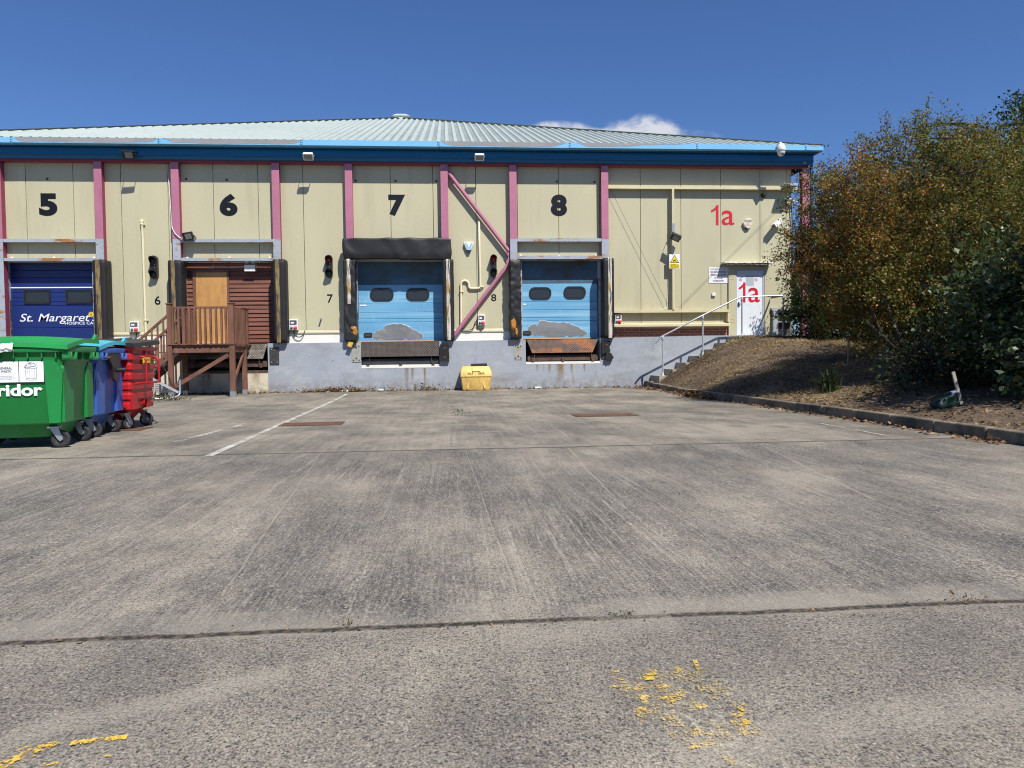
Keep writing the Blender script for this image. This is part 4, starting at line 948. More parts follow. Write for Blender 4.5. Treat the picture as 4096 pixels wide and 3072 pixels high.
def socket(x0, x1, z0, z1, label, cable, wall=0., lead=True):
    t = thing('power_socket', label, 'power socket', ((x0 + x1) / 2, wall, z0), 0, 'grey outdoor power sockets')
    w, h = x1 - x0, z1 - z0
    mb = MB(); mb.box(x0, x1, wall - .13, wall, z0, z1); obj('enclosure', mb, 'white_plastic', t, .012)
    mb = MB(); mb.prism(rrect(x0 + .1 * w, x1 - .14 * w, z0 + .5 * h, z1 - .1 * h, .012, 3), wall - .138, wall - .131); obj('breaker_window', mb, 'socket_grey', t)
    mb = MB(); mb.box(x0 + .2 * w, x0 + .55 * w, wall - .1395, wall - .1385, z0 + .6 * h, z0 + .75 * h); obj('paper_label', mb, 'sign_white', t)
    mb = MB(); mb.lathe((x0 + .27 * w, wall - .14, z0 + .2 * h), [(0, -.02), (.03, -.02), (.04, .01)], 12, 'y'); obj('rotary_switch', mb, 'socket_grey', t)
    mb = MB(); mb.lathe((x0 + .70 * w, wall - .14, z0 + .2 * h), [(0, -.05), (.04, -.05), (.05, -.02), (.055, .01)], 14, 'y'); obj('socket_cap', mb, 'socket_red', t)
    if lead:
        mb = MB(); P = [Vector(q) for q in cable]; pts = []
        for i in range(len(P) - 1):
            for k in range(6):
                u = k / 6; p0, p1, p2, p3 = P[max(i - 1, 0)], P[i], P[i + 1], P[min(i + 2, len(P) - 1)]
                pts.append(.5 * (2 * p1 + (p2 - p0) * u + (2 * p0 - 5 * p1 + 4 * p2 - p3) * u * u + (3 * p1 - p0 - 3 * p2 + p3) * u ** 3))
        pts.append(P[-1]); mb.tube(pts, .014, 7); obj('lead', mb, 'black_cable', t)
socket(-8.985, -8.725, 1.825, 2.12, 'white power socket with red cap behind the bins', [(-8.83, -.06, 1.83), (-8.83, -.07, 1.70), (-8.86, -.05, 1.6)], -.0)
socket(-4.56, -4.31, 1.83, 2.145, 'white power socket with looped black lead below left of the small number 7', [(-4.44, -.06, 1.83), (-4.42, -.08, 1.68), (-4.28, -.09, 1.63), (-4.18, -.07, 1.70), (-4.14, -.01, 1.82)])
socket(.875, 1.09, 1.93, 2.235, 'white power socket with side lead below the small number 8', [(.89, -.06, 2.04), (.80, -.06, 2.02), (.74, -.07, 1.85), (.62, -.07, 1.79), (.40, -.06, 1.80)])
socket(4.97, 5.165, 1.94, 2.215, 'white power socket half hidden behind the cushion right of door eight', [(5.07, -.08, 1.94), (5.12, -.12, 1.9), (5.24, -.1, 1.93)])

t = thing('alarm_box', 'white and blue shield-shaped alarm box right of number 7', 'alarm box', (.64, 0, 4.04))
mb = MB(); mb.prism([(.50, 4.365), (.78, 4.365), (.785, 4.33), (.715, 4.15), (.69, 4.13), (.59, 4.13), (.565, 4.15), (.495, 4.33)][::-1], -.10, -.001); obj('cover', mb, 'white_plastic', t, .008)
mb = MB(); mb.prism([(.525, 4.34), (.755, 4.34), (.70, 4.16), (.58, 4.16)][::-1], -.104, -.1005); obj('front_label', mb, 'alarm_blue', t)
mb = MB(); mb.prism([(.57, 4.34), (.71, 4.34), (.64, 4.20)][::-1], -.1065, -.1045); obj('front_label', mb, 'sign_white', t)
mb = MB(); mb.prism([(.565, 4.15), (.715, 4.15), (.67, 4.06), (.61, 4.06)][::-1], -.095, -.001); obj('strobe_base', mb, 'alarm_navy', t, .008)
t = thing('alarm_box', 'cream hexagonal alarm box lettered HAVEN right of the upper 1a', 'alarm box', (9.08, 0, 4.77))
hx = [(9.03, 5.07), (9.18, 5.07), (9.235, 4.95), (9.14, 4.79), (9.07, 4.77), (8.98, 4.83), (8.925, 4.95)]
mb = MB(); mb.prism(hx[::-1], -.09, -.001); obj('cover', mb, 'haven_cream', t, .012)
obj('lettering', text_mb('HAVEN', 8.955, 9.205, 4.975, 5.025, -.0915), 'sign_black', t)
obj('lettering', text_mb('FIRE', 9.04, 9.11, 4.935, 4.955, -.0915), 'sign_black', t)
obj('lettering', text_mb('&', 9.06, 9.085, 4.895, 4.92, -.0915), 'sign_black', t)
obj('lettering', text_mb('SECURITY', 8.99, 9.16, 4.86, 4.885, -.0915), 'red_paint', t)
mb = MB(); mb.prism([(9.0, 4.815), (9.11, 4.80), (9.09, 4.765), (9.03, 4.765)][::-1], -.08, -.001); obj('strobe_base', mb, 'alarm_navy', t)

t = thing('warning_sign', 'yellow and white CCTV in operation sign on the wind post', 'sign', (6.76, -.21, 3.56))
mb = MB(); mb.box(6.60, 6.92, -.214, -.209, 3.56, 3.985); obj('board', mb, 'sign_white', t)
mb = MB(); mb.box(6.612, 6.908, -.2165, -.2145, 3.572, 3.70); obj('caption_panel', mb, 'sign_yellow', t)
mb = MB(); mb.prism(rrect(6.62, 6.90, 3.72, 3.97, .001, 1) if False else [(6.62, 3.725), (6.76, 3.968), (6.90, 3.725)][::-1], -.2165, -.2145); obj('triangle_border', mb, 'sign_black', t)
mb = MB(); mb.prism([(6.648, 3.742), (6.76, 3.936), (6.872, 3.742)][::-1], -.2185, -.217); obj('triangle_field', mb, 'sign_yellow', t)
mb = MB(); mb.beam((6.71, -.2195, 3.775), (6.795, -.2195, 3.815), .035, .001, (0, 1, 0)); mb.beam((6.79, -.2195, 3.775), (6.83, -.2195, 3.765), .012, .001, (0, 1, 0)); obj('camera_pictogram', mb, 'sign_black', t)
obj('lettering', text_mb('CCTV in', 6.655, 6.865, 3.645, 3.69, -.2172, .008), 'sign_black', t)
obj('lettering', text_mb('operation', 6.635, 6.885, 3.58, 3.63, -.2172, .008), 'sign_black', t)
t = thing('notice_board', 'white NO UNAUTHORISED PERSON notice left of the white door', 'sign', (8.19, 0, 3.14))
mb = MB(); mb.box(7.882, 8.470, -.012, -.001, 3.137, 3.613); obj('board', mb, 'sign_white', t)
obj('lettering', text_mb('UNDER HEALTH & SAFETY ACT', 7.925, 8.43, 3.545, 3.58, -.0125, 0, .2), 'sign_maroon', t)
for tx, a, b, z in (('NO UNAUTHORISED', 7.93, 8.43, 3.45), ('PERSON ALLOWED', 7.94, 8.42, 3.36), ('IN THESE', 8.06, 8.30, 3.27), ('WORKSHOPS', 8.01, 8.34, 3.18)):
    obj('lettering', text_mb(tx, a, b, z, z + .058, -.0125, .006), 'sign_maroon', t)

t = thing('dome_camera', 'white dome camera hanging on the gutter near the right corner', 'security camera', (9.78, -.8, 6.75))
mb = MB(); mb.tube([(9.74, -.645, 7.06), (9.75, -.72, 7.14), (9.78, -.78, 7.15), (9.785, -.80, 7.08)], .03, 10); obj('bracket', mb, 'white_plastic', t)
mb = MB(); mb.lathe((9.785, -.80, 0), [(0, 7.12), (.06, 7.115), (.10, 7.07), (.128, 6.99), (.138, 6.92), (.128, 6.90), (.118, 6.89)], 24); obj('shroud', mb, 'white_plastic', t)
mb = MB(); mb.lathe((9.785, -.80, 6.89), [(.115, 0), (.11, -.05), (.085, -.10), (.045, -.135), (0, -.145)], 24); obj('dome', mb, 'sign_white', t)
mb = MB(); mb.lathe((9.80, -.905, 6.82), [(0, -.02), (.035, -.016), (.045, .02)], 14, 'y'); obj('lens', mb, 'lens_grey', t)
t = thing('bullet_camera', 'white bullet camera on a wall arm beside the orange tree', 'security camera', (9.95, -.30, 4.9))
Mx = Matrix.Translation((9.93, -.19, 4.90)) @ Matrix.Rotation(R(-35), 4, 'Y') @ Matrix.Rotation(R(28), 4, 'Z')
mb = MB(); mb.box(-.19, .19, -.07, .07, -.065, .05); mb.box(-.23, .17, -.085, .085, .05, .075); mb.xform(Mx); obj('body', mb, 'white_plastic', t, .012)
mb = MB(); mb.box(-.196, -.19, -.06, .06, -.055, .04).xform(Mx); obj('lens', mb, 'glass', t)
mb = MB(); mb.tube([(10.0, -.18, 4.98), (10.12, -.14, 4.86), (10.16, -.10, 4.80), (10.16, -.02, 4.80)], .018, 8); mb.tube([(10.16, -.12, 4.80), (10.42, -.10, 4.78)], .016, 8); obj('arm', mb, 'white_plastic', t)
t = tag(obj('eyeball_camera', MB().lathe((9.58, -.001, 5.78), [(.075, 0), (.075, -.03), (.062, -.035), (.058, -.07), (.035, -.1), (0, -.11)], 20, 'y'), 'black_plastic'), 'small black eyeball camera below the right end of the upper cream rail', 'security camera')
t = thing('wall_lamp', 'flat grey lamp on the right end of the upper cream rail', 'floodlight', (10.25, -.3, 5.99))
mb = MB(); mb.prism(rrect(10.08, 10.43, 5.965, 6.045, .03, 4), -.52, -.185); obj('housing', mb, 'galvanised_paint', t, .01)
mb = MB(); mb.box(10.12, 10.38, -.50, -.20, 5.955, 5.966); obj('lamp_glass', mb, 'lens_grey', t)
t = thing('cable_bundle', 'tangled black cables and clamp at the wall corner under the rail', 'cable', (10.45, -.1, 5.5))
mb = MB()
for i, (dx, r0) in enumerate(((0, .11), (.03, .13), (-.02, .10))):
    mb.tube([(10.33 + dx + r0 * math.cos(q * .35), -.10 - .01 * i, 5.56 + r0 * math.sin(q * .35)) for q in range(19)], .009, 6)
mb.tube([(10.42, -.12, 5.64), (10.52, -.14, 5.72), (10.62, -.14, 5.95), (10.66, -.16, 6.25), (10.62, -.2, 6.55)], .011, 6)
mb.tube([(10.50, -.10, 5.8), (10.60, -.12, 6.2), (10.58, -.16, 6.57)], .008, 6)
mb.tube([(10.44, -.07, 5.5), (10.47, -.06, 5.0), (10.46, -.06, 4.3), (10.44, -.06, 4.0)], .016, 6); obj('cable', mb, 'black_cable', t)
mb = MB(); mb.lathe((10.36, -.14, 5.62), [(0, -.04), (.05, -.03), (.05, .05)], 12, 'y'); mb.tube([(10.40, -.14, 5.60), (10.62, -.12, 5.57)], .02, 8); obj('clamp', mb, 'white_plastic', t)
tag(obj('door_sensor', MB().box(7.968, 8.08, -.06, -.001, 2.745, 2.84), 'white_plastic', None, .012), 'small white square sensor on the wall left of the white door', 'sensor')
tag(obj('drain_spout', MB().tube([(-3.668, -.01, 2.15), (-3.668, -.145, 2.147)], .024, 12), 'galvanised'), 'short metal pipe stub sticking out below the small number 7', 'pipe')

def pipe(name, label, paths, clips, r=.034):
    t = thing(name, label, 'pipe', (paths[0][-1][0], -.05, paths[0][-1][2]))
    mb = MB()
    for p in paths: mb.tube(p, r, 12)
    obj('pipe_run', mb, 'ivory_pipe', t)
    mb = MB()
    for x, z in clips: mb.lathe((x, -.05, z), [(r + .002, -.02), (r + .012, -.02), (r + .012, .02), (r + .002, .02)], 12); mb.box(x + r, x + r + .04, -.06, -.001, z - .012, z + .012)
    obj('pipe_clip', mb, 'ivory_pipe', t)
pipe('vent_pipe', 'tall ivory vent pipe with a hooked top left of traffic light six', [[(-8.585, -.02, 4.94), (-8.59, -.055, 4.98), (-8.59, -.09, 4.97), (-8.59, -.055, 4.90), (-8.58, -.05, 4.4), (-8.575, -.05, 3.0), (-8.57, -.05, 1.65)]], ((-8.588, 4.86), (-8.573, 2.15)))
def arc(c, r, a0, a1, n=6): return [(c[0] + r * math.cos(R(a0 + (a1 - a0) * i / n)), -.05, c[1] + r * math.sin(R(a0 + (a1 - a0) * i / n))) for i in range(n + 1)]
pipe('drain_pipe', 'ivory drain pipe bending twice beside the alarm box and pink brace', [[(.948, -.02, 4.98), (.948, -.05, 4.96), (.955, -.05, 4.0)] + [(.965, -.05, 3.12)] + arc((.885, 3.09), .08, 0, -90) + [(.72, -.05, 3.01)] + arc((.70, 3.09), .08, -90, -180) + [(.62, -.05, 3.15)] + arc((.505, 3.13), .11, 10, 180, 10) + [(.392, -.05, 3.0), (.385, -.05, 2.4), (.38, -.05, 1.86)]], ((.985, 3.06), (.392, 2.92)))
t = tag(obj('loose_cable', MB().tube([(-7.845, -.03, 6.55), (-7.835, -.03, 6.05), (-7.80, -.04, 5.46), (-7.75, -.12, 4.95), (-7.70, -.24, 4.72), (-7.62, -.26, 4.57), (-7.50, -.26, 4.46), (-7.40, -.26, 4.42)], .013, 7), 'white_cable'), 'loose white cable drooping from the eaves to the floodlight by number 6', 'cable')
mb = MB(); mb.tube([(6.62, -.02, 3.2), (6.60, -.02, 2.7), (6.58, -.04, 2.45), (6.50, -.12, 2.36), (6.35, -.16, 2.35), (6.25, -.17, 2.38)], .009, 6)
tag(obj('loose_cable', mb, 'white_cable'), 'thin white cable curling onto the lower cream rail beside the wind post', 'cable')

# ================================================================ TIMBER PLATFORM
tp = thing('timber_platform', 'red-brown timber landing and stairs in front of the plywood door', 'stairs', (-6.45, -1.2, 0))
def post(x0, x1, y0, y1, z1, cap=True, shoe=True, zb=0.):
    mb = MB(); mb.box(x0, x1, y0, y1, zb + (.16 if shoe else 0), z1)
    if cap: mb.box(x0 - .02, x1 + .02, y0 - .02, y1 + .02, z1, z1 + .03)
    p = obj('post', mb, 'timber_stain', tp, .006)
    if shoe:
        mb = MB(); mb.box(x0 - .006, x1 + .006, y0 - .006, y1 + .006, gz(x0, y0) - .01, .165); obj('post_shoe', mb, 'galvanised', p)
post(-7.305, -7.185, -1.96, -1.84, 2.46); post(-5.74, -5.61, -1.96, -1.84, 2.47)
post(-5.735, -5.62, -.78, -.66, 1.41, False); post(-7.30, -7.18, -.90, -.78, 1.41, False)
post(-5.725, -5.635, -.77, -.68, 2.42, True, False, 1.43); post(-5.725, -5.63, -.46, -.37, 2.42, True, False, 1.43)
post(-7.285, -7.19, -.92, -.83, 2.44, True, False, 1.43)
mb = MB(); x = -7.31
while x < -5.62: mb.box(x, min(x + .150, -5.605), -1.985, -.04, 1.40, 1.43); x += .157
obj('deck', mb, 'timber_stain', tp)
mb = MB(); mb.box(-7.18, -5.745, -1.90, -1.86, 1.32, 1.398); mb.box(-7.18, -5.745, -1.93, -1.87, 1.195, 1.318)
mb.box(-5.70, -5.65, -1.83, -.06, 1.20, 1.398); mb.box(-7.27, -7.22, -1.83, -.06, 1.20, 1.398); mb.box(-6.5, -6.45, -1.85, -.06, 1.25, 1.398); mb.box(-7.2, -5.7, -.12, -.07, 1.2, 1.397)
obj('joists', mb, 'timber_stain', tp)
mb = MB(); mb.beam((-5.78, -1.88, 1.13), (-7.18, -1.88, .30), .045, .10); mb.beam((-5.67, -1.80, .45), (-5.67, -.80, 1.20), .045, .09); obj('diagonal_brace', mb, 'timber_stain', tp)
mb = MB(); mb.box(-7.185, -5.74, -1.94, -1.86, 2.345, 2.40); mb.box(-5.71, -5.645, -1.84, -.46, 2.33, 2.385); mb.box(-7.27, -7.21, -.83, -.05, 2.33, 2.385); obj('top_rail', mb, 'timber_stain', tp)
random.seed(8)
for x in (-7.142, -6.994, -6.858, -6.721, -6.584, -6.455, -6.323, -6.186, -6.049, -5.911, -5.80):
    mb = MB(); j = random.uniform(-.01, .01); mb.box(x - .024, x + .024, -1.985 - .02, -1.942, 1.40 + j, 2.37); obj('baluster', mb, 'timber_stain', tp)
for i in range(11):
    y = -1.76 + i * .118
    if abs(y + .72) < .05: continue
    mb = MB(); mb.box(-5.645, -5.60, y - .022, y + .022, 1.36, 2.35); obj('baluster', mb, 'timber_stain', tp)
for i in range(6):
    y = -.74 + i * .12; mb = MB(); mb.box(-7.21, -7.165, y - .022, y + .022, 1.40, 2.35); obj('baluster', mb, 'timber_stain', tp)
SL = .875
def stair_z(x, z0): return z0 + SL * (x + 7.31)
for y in (-1.9, -.93):
    mb = MB(); mb.prism([(-7.30, 1.235), (-8.66, stair_z(-8.66, 1.235)), (-8.66, .03), (-8.50, .03), (-7.30, 1.02)][::-1], y - .02, y + .02); obj('stringer', mb, 'timber_stain', tp)
    mb = MB(); mb.beam((-7.30, y, 2.17), (-8.62, y, stair_z(-8.62, 2.17)), .07, .055); obj('stair_rail', mb, 'timber_stain', tp)
    mb = MB(); mb.box(-8.72, -8.62, y - .05, y + .05, 0, 1.2); obj('post', mb, 'timber_stain', tp)
    for i in range(8):
        x = -7.40 - i * .148
        mb = MB(); o_ = -.045 if y < -1.5 else .02; mb.box(x - .022, x + .022, y + o_ , y + o_ + .025, stair_z(x, 1.14), stair_z(x, 2.15)); obj('baluster', mb, 'timber_stain', tp)
for i in range(6):
    z = 1.43 - (i + 1) * .205; x = -7.31 - (i + 1) * .234 + .234
    mb = MB(); mb.box(x - .25, x + .01, -1.88, -.95, z - .035, z); obj('tread', mb, 'timber_stain', tp)
t = thing('loading_ramp', 'slatted aluminium ramp leaning under the timber stairs', 'ramp', (-7.4, -2.6, 0))
mb = MB(); mb.beam((-7.63, -2.45, .60), (-6.97, -2.2, .17), .05, .06); mb.beam((-8.5, -2.45, .60), (-7.9, -2.2, .17), .05, .06)
obj('side_rail', mb, 'galvanised_paint', t)
mb = MB()
for i in range(9):
    k = i / 8; a = Vector((-7.61, -2.45, .57)).lerp(Vector((-7.02, -2.2, .19)), k); mb.tube([a, a + Vector((-.9, 0, 0))], .012, 6)
obj('slats', mb, 'aluminium', t)
mb = MB(); mb.tube([(-6.93, -2.2, .50), (-6.93, -2.2, .16), (-6.95, -2.25, .09), (-7.02, -2.35, .05), (-7.15, -2.45, .03), (-7.9, -2.5, .03)], .024, 10); obj('frame_tube', mb, 'aluminium', t)
mb = MB(); mb.tube([(-7.52, -2.6, .92), (-7.50, -2.6, .75), (-7.42, -2.6, .50), (-7.40, -2.6, .3), (-7.44, -2.6, .15), (-7.52, -2.6, .05)], .026, 10); obj('frame_tube', mb, 'galvanised_paint', t)
tag(obj('loose_cable', MB().tube([(-7.62, -2.0, .95), (-7.42, -2.0, .85), (-7.28, -2.0, .62), (-7.20, -2.02, .45), (-7.05, -2.0, .37), (-6.92, -2.1, .38), (-6.86, -2.1, .35)], .008, 6), 'black_cable'), 'thin dark cable slung from the timber stairs to the slatted ramp', 'cable')

# ================================================================ STEPS AND HANDRAIL
cs = thing('concrete_steps', 'flight of concrete steps climbing along the dock wall to the white door', 'steps', (6.0, -.5, 0))
XS = [5.99, 6.38, 6.77, 7.16, 7.56, 7.95, 8.34]
for i, x in enumerate(XS):
    mb = MB(); x1 = XS[i + 1] if i + 1 < len(XS) else 10.42
    mb.box(x + .001, x1, -1.22, PY - .002 if i + 1 < len(XS) else -.002, -.1, .385 + .186 * i); obj('step' if i + 1 < len(XS) else 'landing', mb, 'step_concrete', cs)
hr = thing('handrail', 'galvanised tubular handrail climbing beside the concrete steps', 'handrail', (6.13, -1.1, .39))
HY = -1.1
mb = MB(); mb.tube([(5.915, HY, 1.319), (6.03, HY, 1.454), (6.086, HY, 1.504), (7.277, HY, 2.094), (8.38, HY, 2.61), (8.46, HY, 2.632), (9.70, HY, 2.661)], .025, 12); obj('rail', mb, 'aluminium', hr)
mb = MB(); mb.tube([(9.70, HY, 2.66), (9.80, -.08, 2.68)], .025, 12); obj('rail', mb, 'dark_steel', hr)
for x, z0, z1 in ((6.13, .385, 1.51), (7.31, .943, 2.10), (8.475, 1.50, 2.62), (9.715, 1.50, 2.65)):
    mb = MB(); mb.tube([(x, HY, z0), (x, HY, z1)], .024, 12); mb.lathe((x, HY, z0), [(.06, 0), (.06, .012), (.035, .02), (.033, .09), (.025, .1)], 14); mb.lathe((x, HY, z1 - .02), [(.025, -.09), (.034, -.08), (.034, .03), (.02, .04)], 14); obj('post', mb, 'galvanised_paint', hr)

# ================================================================ WHEELED BINS
def rr(w, d, r, n=5):
    pts = []
    for cx, cy, a0 in ((w / 2 - r, d / 2 - r, 0), (-w / 2 + r, d / 2 - r, 90), (-w / 2 + r, -d / 2 + r, 180), (w / 2 - r, -d / 2 + r, 270)):
        for i in range(n + 1):
            a = R(a0 + 90 * i / n); pts.append((cx + r * math.cos(a), cy + r * math.sin(a)))
    return pts
def loft(mb, secs, cap0=True, cap1=True, smooth=True):
    n = len(secs[0][0]); vs = [(x, y, z) for pts, z in secs for x, y in pts]
    fs = [(k * n + i, k * n + (i + 1) % n, (k + 1) * n + (i + 1) % n, (k + 1) * n + i) for k in range(len(secs) - 1) for i in range(n)]
    mb.add(vs, fs, smooth)
    if cap0: mb.add(vs[:n], [tuple(range(n - 1, -1, -1))])
    if cap1: mb.add(vs[-n:], [tuple(range(n))])
def castor(par, x, y, rot, hub='rubber_tyre', r=.1):
    M = Matrix.Translation((x, y, 0)) @ Matrix.Rotation(rot, 4, 'Z')
    mb = MB(); mb.lathe((.06, 0, r), [(r * .62, -.022), (r * .9, -.026), (r, -.014), (r, .014), (r * .9, .026), (r * .62, .022)], 26, 'y').xform(M); w = obj('wheel', mb, 'rubber_tyre', par, 0, True)
    mb = MB(); mb.lathe((.06, 0, r), [(0, -.02), (.02, -.03), (.026, -.018), (r * .6, -.014), (r * .64, -.022)], 20, 'y'); mb.lathe((.06, 0, r), [(0, .02), (.02, .03), (.026, .018), (r * .6, .014), (r * .64, .022)], 20, 'y'); mb.xform(M); obj('hub', mb, hub, w, 0, True)
    mb = MB()
    for s in (-.038, .038): mb.prism([(-.045, .235), (.045, .235), (.09, .10), (.06, .075), (.035, .10)][::-1], s - .003, s + .003)
    mb.box(-.06, .06, -.055, .055, .23, .245); mb.xform(M); obj('fork', mb, 'galvanised', par, 0, True)
def big_bin(name, label, loc, rot, body, lid, red=False):
    b = thing(name, label, 'wheelie bin', loc, rot, 'large wheeled bins in a row')
    mb = MB()
    if not red:
        loft(mb, [(rr(1.14, .86, .10), .275), (rr(1.18, .90, .12), .30), (rr(1.255, .98, .12), 1.05), (rr(1.27, 1.0, .12), 1.085)])
        loft(mb, [(rr(.80, .50, .1), .115), (rr(.92, .62, .1), .14), (rr(1.02, .72, .1), .30)])
        # raised corner pockets and a central groove frame on the front, ribs under the rim
        for s in (-1, 1):
            p = [(s * .47, .295), (s * .585, .295), (s * .62, .86)] + [(s * (.62 - .10 * k / 6), .86 + .13 * math.sin(k / 6 * math.pi / 2)) for k in range(1, 7)] + [(s * .43, 1.0)]
            mb.prism(p if s < 0 else p[::-1], -.512, -.40)
        for i in range(9): mb.box(-.56 + i * .14 - .006, -.56 + i * .14 + .006, -.525, -.44, 1.02, 1.095)
        for y in (-.3, .0, .3): mb.box(.60, .668, y - .006, y + .006, 1.0, 1.095)
        mb.prismx([(-.47, .30), (-.20, .30), (-.16, .86), (-.22, .96), (-.42, .97), (-.47, .9)], .56, .618); mb.prismx([(.24, .30), (.47, .30), (.47, .92), (.42, .97), (.32, .97), (.24, .88)], .56, .632)
    else:
        zs = [.285, .30]; secs = [(rr(1.16, .88, .06), .285)]
        z = .30; k = 0
        while z < 1.13:
            w = 1.19 + .12 * (z - .3); d = .91 + .12 * (z - .3); e = .022 if k not in (0, 5) else .034
            secs += [(rr(w + e, d + e, .05, 3), z), (rr(w + e, d + e, .05, 3), z + .07), (rr(w, d, .045, 3), z + .085), (rr(w, d, .045, 3), z + .138)]
            z += .14; k += 1
        secs = [(rr(1.16, .88, .05, 3), .285)] + secs[1:]
        loft(mb, secs, smooth=False); loft(mb, [(rr(.80, .50, .05, 3), .13), (rr(1.05, .75, .05, 3), .29)], smooth=False)
        mb.prismx([(-.50, .30), (-.33, .30), (-.33, .50), (-.50, .50)], .60, .64); mb.prismx([(.02, .30), (.2, .30), (.16, .42), (.02, .42)], .60, .655)
    obj('body', mb, body, b, 0, True)
    mb = MB()
    if not red:
        loft(mb, [(rr(1.36, 1.06, .10), 1.085), (rr(1.37, 1.07, .10), 1.10), (rr(1.37, 1.07, .10), 1.15), (rr(1.355, 1.055, .10), 1.156)])
        for y in (-.38, .38):
            for dx in (.0,):
                mb.prismx([(y - .13, 1.09), (y - .13, 1.02), (y - .12, 1.0), (y - .02, 1.0), (y - .02, 1.02), (y - .05, 1.09), (y - .08, 1.03), (y - .105, 1.03), (y - .105, 1.09)], .62, .70)
                mb.prismx([(y + .13, 1.09), (y + .10, 1.0), (y + .0, 1.0), (y + .0, 1.015), (y + .085, 1.02), (y + .10, 1.09)], .62, .70)
    else:
        loft(mb, [(rr(1.33, 1.05, .06), 1.13), (rr(1.35, 1.07, .06), 1.145), (rr(1.35, 1.07, .06), 1.185)])
    obj('rim', mb, body, b, 0, True)
    mb = MB()
    def lid_z(x, y):
        if red: return 1.225 + .065 * (y + .53) / 1.06 + .035 * (1 - (x / .7) ** 2) + .02 * math.exp(-((abs(x) - .25) / .05) ** 4)
        t = max(0., (y + .53) / 1.06)
        c = 1.162 + .085 * min(1, t * 1.9) ** .8 + .035 * (1 - (x / .69) ** 2)
        if -.36 < x < .44 and .18 < t < .34: c -= .03
        return c
    nx, ny = 30, 18; X = [-.69 + 1.38 * i / nx for i in range(nx + 1)]; Y = [-.55 + 1.1 * j / ny for j in range(ny + 1)]
    if red: X = [x * .995 for x in X]
    vs = [(x, y, lid_z(x, y)) for y in Y for x in X]
    mb.add(vs, [(j * (nx + 1) + i, j * (nx + 1) + i + 1, (j + 1) * (nx + 1) + i + 1, (j + 1) * (nx + 1) + i) for j in range(ny) for i in range(nx)], True)
    lip = 1.14 if not red else 1.165
    edge = [(x, Y[0]) for x in X] + [(X[-1], y) for y in Y[1:]] + [(x, Y[-1]) for x in X[::-1][1:]] + [(X[0], y) for y in Y[::-1][1:-1]]
    n = len(edge); mb.add([(x, y, lid_z(x, y)) for x, y in edge] + [(x * 1.006, y * 1.006, (lid_z(x, y) - .05) if not red else lid_z(x, y) - .06) for x, y in edge], [(i, n + i, n + (i + 1) % n, (i + 1) % n) for i in range(n)])
    if not red:
        mb.prismx([(.30, 1.22), (.52, 1.20), (.52, 1.30), (.47, 1.31), (.40, 1.26)], .655, .69)
    obj('lid', mb, lid, b, 0, True)
    for x in (-.47, .47):
        for y, a in ((-.36, random.uniform(-.4, .4)), (.36, random.uniform(-.6, .6))):
            castor(b, x, y, a + (1.5 if red and y < 0 and x > 0 else 0), 'rubber_tyre' if not red else 'galvanised')
    return b
random.seed(21)
def bin_loc(cx, cy, rot, fx, fy):
    "place so that the local point (fx, fy) lands on (cx, cy)"
    c, s = math.cos(rot), math.sin(rot); return (cx - (c * fx - s * fy), cy - (s * fx + c * fy), 0)
GR = R(7.5)
gb = big_bin('wheeled_bin', 'large green general waste bin with white lettering, nearest of the row', bin_loc(-4.235, -13.46, GR, .685, -.53), GR, 'bin_green', 'bin_green_lid')
mb = MB(); mb.box(-.08, .432, -.491, -.45, .748, .992); st = obj('sticker', mb, 'sign_black', gb, 0, True)
mb = MB(); mb.box(-.074, .174, -.4932, -.491, .755, .985); mb.box(.181, .426, -.4932, -.491, .755, .985); obj('sticker_panel', mb, 'sign_white', st, 0, True)
for tx, a, b_, z0, z1, o_ in (('GENERAL', -.02, .115, .90, .925, .004), ('WASTE', .0, .10, .865, .89, .004), ('No Electrical Items,', -.02, .115, .82, .83, 0), ('Fluorescent Tubes, Batteries', -.04, .135, .802, .812, 0), ('or Toner Cartridges', -.01, .105, .784, .794, 0)):
    obj('lettering', text_mb(tx, a, b_, z0, z1, -.4934, o_), 'sign_black', st, 0, True)
mb = MB()
def stroke(pts, w=.0035):
    for (a, b_), (c, d) in zip(pts, pts[1:]):
        L = math.hypot(c - a, d - b_) or 1e-6; ox, oz = -(d - b_) / L * w / 2, (c - a) / L * w / 2
        mb.add([(a + ox + .175, -.4938, b_ + oz), (a - ox + .175, -.4938, b_ - oz), (c - ox + .175, -.4938, d - oz), (c + ox + .175, -.4938, d + oz)], [(0, 1, 2, 3)])
EL = lambda cx, cz, rx, rz, tilt=0, a0=0, a1=360: [(cx + rx * math.cos(R(t)) * math.cos(tilt) - rz * math.sin(R(t)) * math.sin(tilt), cz + rx * math.cos(R(t)) * math.sin(tilt) + rz * math.sin(R(t)) * math.cos(tilt)) for t in range(a0, a1 + 1, 15)]
stroke(EL(.125, .805, .052, .014, 0, 180, 360)); stroke([(.073, .805), (.066, .91)]); stroke([(.177, .805), (.184, .91)]); stroke(EL(.125, .915, .06, .012)); stroke(EL(.125, .79, .055, .014, 0, 180, 360))
for k in (-.03, -.012, .008, .028): stroke([(.125 + k, .80), (.125 + k * 1.2, .895)], .002)
stroke(EL(.118, .935, .064, .016, .22)); stroke(EL(.118, .937, .05, .028, .22, 0, 180)); stroke(EL(.117, .968, .014, .007, .22))
obj('dustbin_drawing', mb, 'sign_black', st, 0, True)
obj('lettering', text_mb('viridor', -.205, .405, .60, .735, -.4705, .036, 0, .012), 'sign_white', gb, 0, True)
BR = R(5)
bb = big_bin('wheeled_bin', 'large blue recycling bin with a turquoise lid, between the green and red bins', bin_loc(-4.40, -12.33, BR, .685, -.53), BR, 'bin_blue', 'bin_teal')
